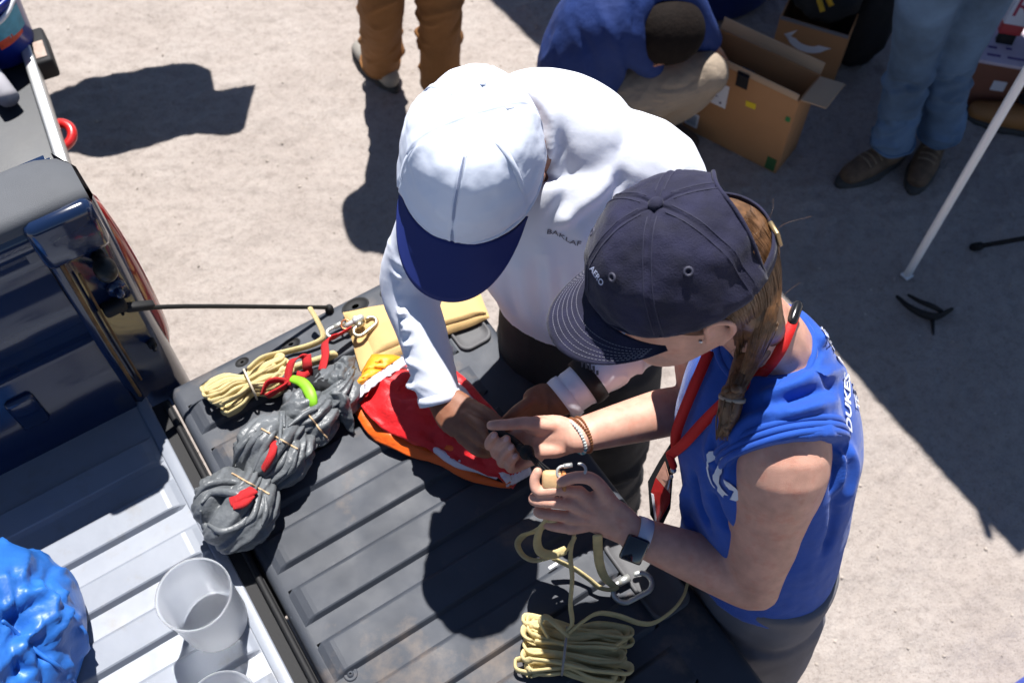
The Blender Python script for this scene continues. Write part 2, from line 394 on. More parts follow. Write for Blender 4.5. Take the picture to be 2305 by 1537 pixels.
# liner screws, end cap lip, oval holes, pockets
def screw(u, v):
    mb = MB(); c = TR(u, v, TG)
    for r0, r1, z0, z1 in ((.011, .009, .0015, .0025),):
        rows = [[c+V((r*math.cos(t*math.pi/8), r*math.sin(t*math.pi/8), z)) for t in range(16)] for r, z in ((.012, -.002), (.0118, .0012), (.0095, .0022), (.0075, .001), (.0055, .001), (.005, .0035), (.002, .004))]
        mb.grid(rows, True)
    mb.build('liner_screw', M_liner, tailgate)
for u, v in ((.045, .245), (.045, .62), (.03, .98), (.55, .03), (.545, .60)): screw(u, v)
M_pocket = MAT('pocket_plastic', (.10, .10, .105), .6, var=.2, bump=.35, bs=900)
def pocket(u0, u1, v0, v1):
    mb = MB(); cu, cv = (u0+u1)/2, (v0+v1)/2
    rows = []
    for s_, z in ((1.0, TG-.002), (1.0, TG+.006), (.93, TG+.008), (.86, TG+.007), (.80, TG+.0015), (.5, TG+.001)):
        rows.append([TR(cu+(p[0]-cu)*s_, cv+(p[1]-cv)*(1-(1-s_)*.6), z) for p in rrect(u0, u1, v0, v1, .02)])
    mb.grid(rows, True, flip=True); n = len(rows[0]); mb.f.append(tuple(range(len(mb.v)-n, len(mb.v)))[::-1]); mb.m.append(0)
    mb.build('pocket', M_pocket, tailgate)
pocket(.52, .592, .05, .20); pocket(.515, .592, .66, .83)
for (px, py, r) in ((800, 690, .021), (878, 655, .016), (655, 775, .014), (545, 815, .010)):
    c = at(px, py, TG); mb = MB()
    rows = [[c+A_*(rr*1.25*math.cos(t*math.pi/10))+H_*(rr*.8*math.sin(t*math.pi/10))+Z_*z for t in range(20)] for rr, z in ((r*1.15, -.001), (r*1.12, .0018), (r, .0014), (r*.98, .0008), (r*.3, .0008))]
    mb.grid(rows, True, flip=True); n = 20; mb.f.append(tuple(range(len(mb.v)-n, len(mb.v)))); mb.m.append(0)
    mb.build('drain_hole', M_black, tailgate)
# hinge gap seal
mb = MB(); mb.box(TR(-.022, V0+TGW/2, TG-.035), (.034, TGW-.03, .05), (A_, -H_, Z_)); mb.build('hinge_seal', M_black, truck, False)
mb = MB(); mb.tube([TR(-.012, V0+.03, TG-.004), TR(-.012, V0+TGW-.03, TG-.004)], .006, 8, k=1); mb.build('seal_strip', M_black, truck)
# bed floor with ribs
BED0, BEDV0, BEDV1 = -1.75, -.06, 1.42
mb = MB(); mb.box(TR((BED0-.04)/2, (BEDV0+BEDV1)/2, TG-.035), (abs(BED0)-.04, BEDV1-BEDV0, .05), (A_, -H_, Z_), bev=.004)
bed = mb.build('bed_floor', M_bed, truck, True)
ribs_at('floor_rib', BED0+.05, -.062, [.243+.103*k for k in range(-2, 12)], .049, .0125, M_bed, bed, TG-.010)
mb = MB(); mb.box(TR(-.05, (BEDV0+BEDV1)/2, TG-.012), (.022, BEDV1-BEDV0, .012), (A_, -H_, Z_), bev=.003); mb.build('floor_edge', M_bed, bed)
# bed sides: inner skin with a stepped, ribbed section, top rail, outer skin, tail pillar and lamp
RZ = TG+.528
def bed_side(sgn, vin):
    """sgn -1: far side (v negative), +1: the side under the photographer's feet"""
    par = truck
    def T(u, dv, z): return TR(u, vin+sgn*dv, z)
    # inner skin, swept along u: profile (dv outward, z)
    prof = [(-.004, TG-.03), (.0, TG+.03), (.012, TG+.05), (.012, TG+.15), (.03, TG+.17), (.03, TG+.205), (.012, TG+.225), (.012, TG+.36), (.028, TG+.38), (.028, TG+.44), (.012, TG+.46), (.014, TG+.49), (.022, TG+.495), (.022, RZ-.012)]
    us = [BED0, -1.2, -.8, -.4, -.2, -.06]
    mb = MB(); mb.grid([[T(u, dv, z) for dv, z in prof] for u in us], flip=sgn < 0)
    mb.grid([[T(u, dv, z) for dv, z in ((.16, TG-.35), (.185, TG-.1), (.19, TG+.15), (.175, TG+.4), (.14, RZ-.03), (.022, RZ-.03))] for u in us], flip=sgn < 0)
    side = mb.build('bed_side', M_paint, par, True)
    # vertical swages pressed in the inner skin
    for u in (-.22, -.42, -.62, -.85):
        mb = MB(); mb.box(T(u, .012, TG+.11), (.05, .02, .09), (A_, H_, Z_), bev=.008); mb.build('swage', M_paint, side)
    # plastic rail cap
    mb = MB(); pr = [(.010, RZ-.026), (.008, RZ-.010), (.014, RZ-.001), (.026, RZ+.004), (.105, RZ+.002), (.125, RZ-.005), (.135, RZ-.03)]
    mb.grid([[T(u, dv+(e*.006 if dv < .05 else -e*.03), z-e*.01) for dv, z in pr] for u, e in ((BED0, 0), (-.6, 0), (-.1, 0), (-.03, .0), (.0, .1), (.03, .45), (.045, 1))], flip=sgn < 0)
    mb.build('rail_cap', M_rail, side)
    # tail pillar: the jamb next to the tailgate
    mb = MB()
    prof2 = [(-.062, .004), (-.05, -.004), (-.040, .002), (-.028, .016), (.02, .02), (.034, .026), (.046, .05), (.044, .12), (.02, .17)]
    zs = [TG-.1, TG+.02, TG+.2, TG+.4, RZ-.075, RZ-.05]
    mb.grid([[T(u+(.006 if z > TG+.3 else 0), dv+.003, z) for u, dv in prof2] for z in zs], flip=sgn > 0)
    pil = mb.build('tail_pillar', M_paint, side)
    mb = MB(); mb.box(T(-.008, .008, RZ-.058), (.105, .035, .10), (A_, H_, Z_), bev=.014); mb.build('pillar_bracket', M_paint, side)
    mb = MB(); mb.box(T(-.028, .070, RZ-.055), (.10, .10, .09), (A_, H_, Z_)); mb.box(T(-.02, .10, TG+.25), (.07, .10, .5), (A_, H_, Z_)); mb.build('pillar_light_block', M_paint, side, False)  # unseen boxes added inside the pillar to stop sun leaking onto the bed
    mb = MB(); mb.tube([T(-.046, -.004, TG+.02), T(-.044, -.0035, TG+.25), T(-.038, -.003, RZ-.08)], .0035, 6); mb.build('weld_seam', M_rust, side)
    mb = MB(); mb.tube([T(-.030, .006, TG+.05), T(-.028, .006, TG+.25), T(-.024, .006, RZ-.15)], .0025, 6); mb.build('weld_seam', M_rust, side)
    for u, z, r in ((.014, TG+.30, .016), (.010, TG+.355, .008), (.018, TG+.12, .008), (.002, TG+.25, .006)):
        mb = MB(); mb.tube([T(u, .026, z), T(u, .010, z)], r, 14, k=1, round_=False); mb.tube([T(u, .016, z), T(u, .001, z)], r*.5, 10, k=1); mb.build('bolt', M_black if r < .01 else M_paint, side)
    mb = MB(); mb.tube([T(.014, .025, TG+.385), T(.014, -.012, TG+.385)], .011, 12, k=1, round_=False); mb.tube([T(.014, -.008, TG+.385), T(.014, -.018, TG+.385)], .018, 14, k=1); mb.build('striker', M_cable, side)
    # lamp: a curved red strip wrapping the corner
    mb = MB(); rows = []
    for i in range(15):
        t = i/14; z = TG+.035+t*.42; b = math.sin(math.pi*min(1, max(0, t)))**.35*.020
        rows.append([T(u+bx*b, dv, z) for u, dv, bx in ((.03, .06, 0), (.043, .055, .4), (.046, .07, 1), (.044, .10, 1), (.03, .14, .8), (-.03, .185, 0))])
    mb.grid(rows, flip=sgn > 0)
    mb.build('tail_lamp', M_redlamp, side)
    return side
left_side = bed_side(-1, -.05)
right_side = bed_side(1, 1.43)
# tailgate support cable with its plastic end bracket
mb = MB(); mb.tube([TR(.0, -.052, TG+.262), TR(.10, -.055, TG+.19), TR(.347, -.036, TG+.012)], .0042, 8); cab = mb.build('tailgate_cable', M_cable, truck)
mb = MB(); mb.box(TR(-.004, -.058, TG+.268), (.04, .022, .024), (A_, H_, Z_), bev=.006); mb.box(TR(.032, -.055, TG+.245), (.05, .016, .014), ((A_*.86-Z_*.5), H_, (Z_*.86+A_*.5)), bev=.004); mb.build('cable_bracket', M_black, cab)
mb = MB(); mb.tube([TR(.347, -.036, TG-.002), TR(.347, -.036, TG+.008)], .009, 12, k=1); mb.build('cable_anchor', M_black, cab)
# under-structure: bumper, frame, axle and wheels (stands on the ground)
mb = MB(); mb.box(TR(.07, .68, .60), (.14, 1.5, .17), (A_, H_, Z_), bev=.02); mb.build('rear_bumper', M_paint, truck)
mb = MB()
for v in (.3, 1.06): mb.box(TR(-.95, v, .72), (1.9, .08, .32), (A_, H_, Z_))
mb.box(TR(.06, .68, .72), (.05, .9, .3), (A_, H_, Z_)); mb.build('chassis', M_black, truck, False)
for v in (.05, 1.31):
    mb = MB(); c = TR(-1.0, v, .36); rows = []
    for dv, r in ((-.12, .2), (-.12, .30), (-.10, .345), (-.05, .36), (.05, .36), (.10, .345), (.12, .30), (.12, .2)):
        rows.append([c+H_*dv+A_*(r*math.cos(t*math.pi/18))+Z_*(r*math.sin(t*math.pi/18)) for t in range(36)])
    mb.grid(rows, True); wh = mb.build('tyre', M_black, truck)
    mb = MB(); mb.tube([c-H_*.09, c+H_*.09], .205, 28, k=1, round_=False); mb.build('rim', M_steel, wh)
mb = MB(); mb.tube([TR(-1.0, .05, .36), TR(-1.0, 1.31, .36)], .04, 10, k=1); mb.box(TR(-1.0, .68, .46), (.12, 1.0, .25), (A_, H_, Z_)); mb.build('axle', M_black, truck)

# ================================================================ second truck at the left edge
M_dark2 = MAT('dusty_black_plastic', (.012, .016, .024), .5, var=.3, dirt=((.03, .032, .035), 10, .5, .8), bump=.2)
M_alu = MAT('bare_aluminium', (.62, .62, .60), .4, metal=.7, var=.1, bump=.1, bs=80)
M_red = MAT('red_powder_coat', (.50, .016, .016), .3, coat=.3, var=.08)
z2 = .80
e0 = at(28, -10, z2); e1 = at(152, 372, z2); ed = (e1-e0).normalized(); en = V((-ed.y, ed.x, 0))
en = -en if en.x > 0 else en               # en points left, into the second truck
t2 = thing('parked_truck', e0+en*.8-Z_*z2, 'parked truck with lowered dark tailgate, silver rim and a red tow ring', 'truck')
def T2(s, d, z): return e0+ed*s+en*d+V((0, 0, z-z2))
mb = MB(); mb.box(T2(.0, .62, z2-.06), (1.5, 1.2, .08), (ed, en, V((0, 0, -1))), bev=.01); tg2 = mb.build('tailgate', M_dark2, t2)
mb = MB(); mb.box(T2(.03, .008, z2-.01), (1.42, .028, .055), (ed, en, V((0, 0, -1))), bev=.006); mb.build('edge_trim', M_alu, tg2)
mb = MB(); mb.box(T2(.24, -.022, z2-.02), (.14, .05, .06), (ed, en, V((0, 0, -1))), bev=.008); lb = mb.build('latch_box', M_black, tg2)
M_labelb = MAT('beige_label', (.36, .27, .22), .6, var=.2, vs=60)
mb = MB(); mb.box(T2(.262, -.023, z2+.0115), (.065, .028, .003), (ed, en, V((0, 0, -1))), bev=.001); mb.build('label_plate', M_labelb, lb)
mb = MB(); mb.box(T2(.20, .07, z2-.014), (.055, .05, .02), (ed, en, V((0, 0, -1))), bev=.004); mb.build('latch_plate', M_alu, tg2)
cR = at(133, 306, z2-.10); mb = MB(); mb.tube([cR+V((.034*math.cos(a), .034*math.sin(a), .01*math.sin(a))) for a in [i*math.pi/8 for i in range(16)]], .0125, 12, closed=True, k=2); mb.build('tow_ring', M_red, t2)
mb = MB(); mb.tube([cR+en*.03, cR+en*.20], .012, 10, k=1); mb.build('ring_shank', M_black, t2)
mb = MB(); mb.box(T2(.0, 1.9, 1.0), (1.8, 1.6, .75), (ed, en, V((0, 0, -1))), bev=.06); mb.box(T2(0, .7, z2-.25), (1.3, 1.3, .3), (ed, en, V((0, 0, -1))), bev=.03); mb.build('body', M_paint, t2)
for s in (-.7, .7):
    c = T2(s, 1.9, .36); mb = MB(); mb.tube([c-ed*.12, c+ed*.12], .36, 30, k=1, round_=False); mb.build('tyre', M_black, t2)
# unseen plate, added and outlined to cast the angular shadow on the ground
zl = 1.0; shp = [(60, 235), (110, 215), (180, 190), (250, 172), (330, 155), (400, 145), (455, 148), (475, 165), (483, 208), (575, 195), (552, 288), (540, 297), (500, 304), (462, 300), (410, 306), (350, 325), (300, 340), (250, 350), (205, 352), (160, 345), (60, 400)]
mb = MB(); pl = []
for q in shp: g = at(*q, 0); pl.append((g.x, g.y+SUN_C*zl))
mb.prism(pl, zl-.012, zl+.012); lid = mb.build('shadow_plate', M_paint, t2, False)
mb = MB(); a_ = V((pl[0][0], pl[0][1], zl)); mb.tube([a_, a_+V((-.6, .1, .05)), T2(.0, 1.2, 1.1)], .02, 8); mb.build('shadow_plate_arm', M_black, lid)  # arm added to hold up the unseen shadow plate
# ================================================================ canopy (its leg stands in the picture, its roof shades the ground behind)
M_white = MAT('white_enamel', (.78, .79, .80), .35, var=.04, coat=.2)
M_canvas = MAT('blue_canopy_cloth', (.012, .04, .22), .8, weave=.2, ws=300)
can = thing('canopy_tent', TR(3.6, -1.3, 0), 'pop-up canopy tent with a thin white leg standing on the dust', 'canopy')
UE, VE, SZ = 2.20, .30, 3.0; ZE = 1.80
foot = at(2040, 622, 0); fu = (foot-V((T0.x, T0.y, 0))).dot(A_); fv = (foot-V((T0.x, T0.y, 0))).dot(H_)
cor = [(UE, VE), (UE+SZ, VE), (UE+SZ, VE-SZ), (UE, VE-SZ)]
mb = MB(); ctr = TR(UE+SZ/2, VE-SZ/2, ZE+.95); rows = []
for q in (0, .25, .5, .75, .97):
    r = []
    for i in range(4):
        a, b = cor[i], cor[(i+1) % 4]
        for j in range(8):
            u, v = a[0]+(b[0]-a[0])*j/8, a[1]+(b[1]-a[1])*j/8; sag = .05*math.sin(math.pi*j/8)*(1-q)
            p = TR(u, v, ZE+.22); p = p.lerp(ctr, q); 
            if q == 0: p += (ctr-p).normalized()*sag
            r.append(p)
    rows.append(r)
low = [p-V((0, 0, .22+.015*math.sin(i*2.2))) for i, p in enumerate(rows[0])]
mb.grid([low]+rows, True, flip=True); mb.build('roof', M_canvas, can)
for i, (u, v) in enumerate(((fu, fv), (UE+SZ-.06, fv), (UE+SZ-.06, VE-SZ+.08), (fu, VE-SZ+.08))):
    mb = MB(); mb.tube([TR(u, v, .012), TR(u+.02, v, ZE*.5), TR(u+.05, v, ZE+.2)], .0125, 10); leg = mb.build('leg', M_white, can)
    mb = MB(); mb.box(TR(u, v, .006), (.03, .03, .006), (A_, H_, Z_), bev=.002); mb.build('foot_plate', M_white, leg)
# black bent strap lying by the leg
M_web = MAT('black_webbing', (.008, .008, .009), .75, weave=.4, ws=500)
mb = MB()
G = lambda px, py, z=.012: at(px, py, z)
mb.tube([G(2020, 668, .02), G(2045, 690, .035), (G(2080, 708, .03)), G(2110, 712, .02), G(2142, 696, .015)], [(.006, .006), (.010, .008), (.014, .010), (.014, .01), (.008, .006)], 10)
mb.tube([G(2045, 664, .03), G(2070, 678, .05), G(2100, 690, .045), G(2118, 700, .02)], [(.005, .004), (.008, .006), (.009, .008), (.008, .006)], 8)
mb.tube([G(2098, 712, .012), G(2100, 730, .008), G(2101, 752, .005)], [.007, .006, .003], 8)
mb.build('tent_peg_strap', M_web, None, label='black curled strap lying on the dust below the white leg', cat='strap')
# black tripod leg at the edge
mb = MB(); mb.tube([at(2195, 556, .02), at(2310, 536, .12), at(2700, 470, .45)], .008, 8, k=1); tl = thing('tripod', at(2195, 556, 0), 'thin black tripod leg resting its rubber foot on the dust', 'tripod')
mb.build('leg', M_black, tl); mb = MB(); mb.tube([at(2192, 556, .008), at(2206, 554, .028)], .014, 12, k=1); mb.build('rubber_foot', M_black, tl)
mb = MB(); t_ = at(2700, 470, .45)
mb.tube([t_, t_+V((.5, .1, -.445))], .008, 8, k=1); mb.tube([t_, t_+V((.1, .5, -.445))], .008, 8, k=1); mb.build('far_legs', M_black, tl)
# ================================================================ boxes
M_card = MAT('cardboard', (.40, .20, .085), .85, var=.07, vs=5, bump=.12, bs=150)
M_cardin = MAT('cardboard_inside', (.46, .31, .19), .88, var=.06, vs=6, bump=.1, bs=150)
M_lab = MAT('white_label', (.72, .72, .76), .5)
M_ink = MAT('label_ink', (.10, .07, .13), .6)
M_yel = MAT('yellow_sticker', (.75, .55, .02), .5); M_grn = MAT('green_sticker', (.02, .18, .05), .5); M_tape = MAT('black_tape', (.012, .012, .014), .35)
M_dark = MAT('black_fabric', (.007, .008, .010), .85, weave=.3, ws=400, wrinkle=.5)
def carton(name, O, X, Y, dims, label, cat, mat_o, flaps, mat_i=None, closed=False):
    """open carton: O = bottom front-left corner, X along the front, Y to the back"""
    X = V(X).normalized(); Y = V((-X.y, X.x, 0)); W, D, Hh = dims; th = .005; mat_i = mat_i or M_cardin
    t = thing(name, O+X*W/2+Y*D/2, label, cat)
    C = O+X*W/2+Y*D/2
    def pan(nm, c, size, mat, ax=(X, Y, Z_)):
        mb = MB(); mb.box(c, size, ax, bev=.0012); return mb.build(nm, mat, t)
    pan('base_panel', C+Z_*.004, (W, D, .006), mat_o)
    fr = pan('front_panel', O+X*W/2+Z_*(Hh/2+.002)+Y*th/2, (W, th, Hh-.004), mat_o)
    pan('back_panel', O+X*W/2+Y*(D-th/2)+Z_*(Hh/2+.002), (W, th, Hh-.004), mat_o)
    pan('side_panel', O+X*th/2+Y*D/2+Z_*(Hh/2+.002), (th, D-2*th-.001, Hh-.004), mat_o)
    pan('side_panel', O+X*(W-th/2)+Y*D/2+Z_*(Hh/2+.002), (th, D-2*th-.001, Hh-.004), mat_o)
    # flaps: (edge, length, angle from vertical outward, width fraction)
    for ed_, Lf, ang, fr_ in flaps:
        a = math.radians(ang)
        if ed_ == 'f': hp, al, out, ww = O+X*W/2+Z_*Hh, X, -Y, W
        elif ed_ == 'b': hp, al, out, ww = O+X*W/2+Y*D+Z_*Hh, X, Y, W
        elif ed_ == 'l': hp, al, out, ww = O+Y*D/2+Z_*Hh, Y, -X, D
        else: hp, al, out, ww = O+X*W+Y*D/2+Z_*Hh, Y, X, D
        dr = Z_*math.cos(a)+out*math.sin(a); nn = al.cross(dr)
        mb = MB(); mb.box(hp+dr*(Lf/2+.001), (ww*fr_-.006, Lf, .004), (al, dr, nn), bev=.001); mb.build('flap', mat_i, t)
    return t, fr, X, Y, O
bo = at(1535, 285, 0.004); bx = at(1745, 392, 0.004)-bo; bx.z = 0
t, fr, X, Y, O = carton('cardboard_box', bo, bx, None, (bx.length, .15, .335), 'open brown cardboard box with white label, yellow sticker and splayed flaps', 'box', M_card, [('b', .04, 18, 1), ('r', .085, 80, .92), ('l', .08, 62, .8), ('f', .02, -25, .98)])
W = bx.length
def onf(mb, x, z, w, h, rot=0, th=.0012, off=.0005):
    c = math.cos(rot); s = math.sin(rot)
    mb.box(O+X*x+Z_*z-Y*(off+th/2), (w, th, h), (X*c+Z_*s, Y, Z_*c-X*s))
mb = MB(); onf(mb, W*.20, .215, .13, .095, .03); lab = mb.build('shipping_label', M_lab, t, False)
mb = MB()
for (dx, dz, w_, h_) in ((-.035, .02, .012, .03), (-.02, -.015, .02, .016), (-.045, -.02, .012, .02), (.01, .025, .05, .004), (.015, -.01, .035, .003), (.045, -.03, .008, .008), (-.005, .012, .014, .018)): onf(mb, W*.20+dx, .215+dz, w_, h_, .03, .0008, .0019)
mb.build('label_print', M_ink, lab, False)
mb = MB(); onf(mb, W*.085, .055, .05, .062); lb2 = mb.build('square_label', M_lab, t, False)
mb = MB(); onf(mb, W*.085, .055, .036, .044, 0, .0008, .0019); mb.build('grey_patch', MAT('grey_patch', (.35, .38, .42), .6), lb2, False)
mb = MB(); onf(mb, W*.60, .235, .036, .022, .1); mb.build('yellow_sticker', M_yel, t, False)
mb = MB(); onf(mb, W*.955, .25, .016, .02); mb.build('green_dot', M_grn, t, False)
mb = MB(); onf(mb, W*.93, .035, .035, .055); mb.build('green_patch', MAT('faded_green', (.03, .10, .03), .7), t, False)
mb = MB(); onf(mb, W*.47, .315, .042, .06, .03, .0014, .0007); mb.box(O+X*W*.47+Y*.01+Z_*.3395, (.042, .04, .002), (X, Y, Z_)); mb.build('black_tape', M_tape, t, False)
# second carton with the curved arrow and a black tub on top
o2 = at(1722, 160, .004); x2 = at(1868, 205, .004)-o2; x2.z = 0
t, fr, X, Y, O = carton('cardboard_box', o2, x2, None, (x2.length, .26, .25), 'brown cardboard box with a pale curved arrow below a black bag', 'box', M_card, [('b', .1, 40, 1)], M_card)
W = x2.length
mb = MB(); arc = []
for i in range(13): a = math.radians(205+130*i/12); arc.append((W*.47+.075*math.cos(a), .190+.055*math.sin(a)))
for i in range(13): a = math.radians(330-120*i/12); arc.append((W*.47+.047*math.cos(a), .193+.030*math.sin(a)))
arc[0:0] = [(W*.47-.085, .183), (W*.47-.045, .215)]; arc.insert(15, (W*.47+.085, .18))
mb.prism([(p[0], p[1]) for p in arc], .0006, .0018, (O, X, Z_, -Y)); mb.build('arrow_print', M_lab, t, False)
mb = MB(); mb.box(O+X*W*.5-Y*.001+Z_*.245, (W*.98, .003, .012), (X, Y, Z_)); mb.build('tape_strip', MAT('grey_tape', (.2, .2, .21), .4), t, False)
bl = O+X*W*.5+Y*.13+Z_*.25
mb = MB()
def blob(mb, c, r, seed=0, n=36, m=22, amp=.18, sc=3.2, flat=True, ax=None):
    b = MB(); b.ell((0, 0, 0), (1, 1, 1), None, n, m); P = np.array(b.v); nn = P/np.linalg.norm(P, axis=1)[:, None]
    d = 1+amp*fbm(nn+seed*3.1, sc*.5, 2, seed)+amp*.6*ridge(nn+seed*1.7, sc, 2, seed+3)
    Q = nn*d[:, None]*np.array(r)
    if flat: Q[:, 2] = np.maximum(Q[:, 2], -r[2]*.75)
    if ax: Q = np.outer(Q[:, 0], ax[0])+np.outer(Q[:, 1], ax[1])+np.outer(Q[:, 2], ax[2])
    mb.add([V(q)+V(c) for q in Q], b.f); return mb
blob(mb, bl+Z_*.05, (.125, .12, .075), 4, amp=.1, ax=(X, Y, Z_)); bag = mb.build('black_bag', M_dark, None, label='black soft bag with yellow straps on top of the arrow box', cat='bag')
tb = bvh(bag.data); 
mb = MB()
M_yst = MAT('yellow_strap', (.62, .36, .02), .7, weave=.4, ws=500)
for a, b in (((1838, -20), (1852, 27)), ((1856, -20), (1872, 14)), ((1826, -25), (1836, -6))): mb.ribbon([at(*a, .38), at((a[0]+b[0])/2, (a[1]+b[1])/2, .372), at(*b, .352)], X, .017, .002)
st_ = mb.build('strap', M_yst, bag)
# black backpack beside it and the red cloth on it
mb = MB(); bc = at(1905, 150, 0); blob(mb, bc+V((.03, .06, .155)), (.10, .10, .20), 9, amp=.10, sc=2.5); mb.build('black_backpack', M_dark, None, label='black backpack slumped on the ground behind the arrow box', cat='bag')
M_pink = MAT('faded_red_cloth', (.42, .05, .06), .85, weave=.3, ws=400)
mb = MB(); blob(mb, bc+V((.11, .13, .345)), (.125, .09, .045), 12, 60, 36, amp=.26, sc=4.5, flat=False); mb.build('red_cloth', M_pink, None, label='crumpled faded red cloth piled on the black backpack', cat='cloth')
# blue drum behind the crouching person
M_bluepl = MAT('blue_plastic', (.004, .03, .20), .35, coat=.2, var=.1)
mb = MB(); c = at(1655, 62, 0)+V((-.08, .26, 0)); rows = [[c+V((r*math.cos(a*math.pi/20), r*math.sin(a*math.pi/20), z)) for a in range(40)] for r, z in ((.02, .004), (.23, .004), (.25, .03), (.255, .2), (.265, .22), (.255, .24), (.255, .42), (.265, .44), (.25, .47), (.15, .49), (.01, .49))]
mb.grid(rows, True); mb.build('blue_drum', M_bluepl, None, label='blue plastic drum standing behind the open cardboard box', cat='drum')
# third carton, lidded, at the right edge
o3 = at(2150, 236, .004); x3 = at(2330, 268, .004)-o3; x3.z = 0
M_card3 = MAT('dark_cardboard', (.22, .085, .05), .85, var=.1)
t, fr, X, Y, O = carton('lidded_box', o3, x3, None, (x3.length*1.15, .28, .20), 'dark brown box with a pale printed lid behind the jeans legs', 'box', M_card3, [])
W = x3.length*1.15
mb = MB(); mb.box(O+X*W/2+Y*.14+Z_*.2075, (W+.012, .292, .014), (X, Y, Z_), bev=.003); lid = mb.build('lid', MAT('printed_lid', (.55, .46, .52), .6, var=.12, vs=9), t)
mb = MB(); onf(mb, W*.33, .115, .045, .042, .02); s3 = mb.build('small_label', M_lab, t, False)
M_pur = MAT('purple_ink', (.13, .08, .22), .6)
mb = MB()
for dx, dy, w_ in ((.05, .03, .045), (.13, .03, .07), (.045, .07, .03), (.10, .075, .02), (.20, .09, .05), (.19, .045, .03)): mb.box(O+X*dx+Y*dy+Z_*.2152, (w_, .011, .001), (X, Y, Z_))
mb.build('lid_print', M_pur, lid, False)
# hanging badge with the red R, built as a carton standing on that lid
c4 = at(2258, 96, .2150)
up4 = (Z_*.93+X*.10+Y*.25).normalized(); r4 = X; n4 = r4.cross(up4)
tc4 = thing('badge_carton', c4, 'slim white and red badge, built as a carton, printed with a red letter R', 'carton')
mb = MB(); mb.box(c4+up4*.18, (.07, .24, .035), (r4, up4, n4), bev=.002); mb.build('badge_body', M_lab, tc4)
mb = MB(); mb.box(c4+up4*.055, (.072, .036, .037), (r4, up4, n4), bev=.002); mb.build('red_band', MAT('red_print', (.45, .03, .035), .5), tc4)
mb = MB(); mb.box(c4+up4*.019, (.055, .04, .028), (r4, up4, n4), bev=.002); mb.build('black_base', M_black, tc4)
fcs = -1 if n4.dot(V((0, -1, 1))) < 0 else 1
mb = MB(); text_on(mb, 'R', c4+up4*.135+n4*(fcs*.0185), r4, up4, .105, .0006); mb.build('letter_R', MAT('red_ink', (.36, .02, .07), .5), tc4, False)
mb = MB()
for dx, dz, w_, h_ in ((-.018, .235, .012, .008), (.012, .262, .022, .012), (.014, .225, .03, .02), (.0, .285, .03, .005)): mb.box(c4+up4*dz+r4*dx+n4*(fcs*.0182), (w_, h_, .001), (r4, up4, n4))
mb.build('fine_print', MAT('grey_ink', (.25, .27, .33), .6), tc4, False)
# bucket and paper roll on the second truck's tailgate
M_bk = MAT('blue_bucket_plastic', (.008, .025, .24), .35, var=.08, coat=.2); M_clear = MAT('frosted_plastic', (.88, .9, .93), .32, trans=.82, ior=1.35, bump=.08, bs=60)
zb = z2-.018; cb = at(-6, 158, zb)+V((0, .075, 0)); tb_ = thing('blue_bucket', cb, 'blue bucket with white handle and colourful label on the parked truck', 'bucket')
mb = MB(); rows = [[cb+V((r*math.cos(a*math.pi/18), r*math.sin(a*math.pi/18), z)) for a in range(36)] for r, z in ((.02, .002), (.078, .002), (.083, .01), (.095, .165), (.1, .168), (.1, .185), (.096, .19), (.09, .186), (.08, .02), (.01, .015))]
mb.grid(rows, True); mb.build('bucket_body', M_bk, tb_)
mb = MB(); rows = [[cb+V((r*math.cos(a), r*math.sin(a), z)) for a in [math.radians(-75+9*i) for i in range(9)]] for r, z in ((.0905, .09), (.0958, .155))]; mb.grid(rows); lb_ = mb.build('label', MAT('cyan_label', (.08, .33, .45), .5, var=.3, vs=30), tb_)
mb = MB(); rows = [[cb+V((r*math.cos(a), r*math.sin(a), z+.012*i/6)) for i, a in enumerate([math.radians(-62+8*i) for i in range(7)])] for r, z in ((.0892, .068), (.0912, .093))]; mb.grid(rows); mb.build('red_label_band', MAT('red_orange_label', (.6, .07, .03), .5, var=.4, vs=40), lb_)
mb = MB(); mb.tube([cb+V((.1*math.cos(a), .1*math.sin(a)*.55-.045*abs(math.sin(a)), .18+.04*math.sin(a))) for a in [math.radians(-10-160*i/8) for i in range(9)]], .0065, 10); mb.build('handle', M_white, tb_)
M_paper = MAT('grey_paper', (.42, .41, .44), .8, var=.05)
mb = MB(); r0 = at(20, 222, zb+.04); mb.tube([r0, r0+en*.07-ed*.30+V((0, 0, .001))], .026, 20, k=1, round_=False); mb.build('paper_roll', M_paper, None, label='pale grey paper tube lying beside the blue bucket', cat='tube')
# ================================================================ gear on the tailgate and in the bed
ZT = TG+.0108
M_cord = MAT('kevlar_cord', (.70, .57, .28), .75, var=.12, vs=40, weave=.5, ws=700)
M_rub = MAT('rubber_band', (.55, .38, .22), .5); M_rubw = MAT('pale_band', (.62, .55, .42), .5)
M_chute = MAT('grey_coated_nylon', (.115, .124, .132), .40, var=.18, vs=30, wrinkle=.16, wsc=110, spec=.5)
M_redw = MAT('red_webbing', (.55, .014, .018), .7, weave=.5, ws=700)
M_green = MAT('lime_loop', (.22, .50, .02), .5, var=.15, vs=60)
M_pouch = MAT('tan_nomex_cloth', (.60, .40, .17), .8, var=.06, vs=14, weave=.2, ws=700, wrinkle=.1)
M_redn = MAT('red_nylon', (.66, .012, .016), .5, sheen=.2, wrinkle=.25, wsc=40, weave=.1, ws=900)
M_org = MAT('orange_nylon', (.80, .12, .008), .5, sheen=.2, wrinkle=.25, wsc=40); M_whn = MAT('white_nylon', (.72, .68, .74), .5, wrinkle=.2, wsc=40); M_amb = MAT('amber_nylon', (.85, .33, .015), .5, wrinkle=.2, wsc=40)
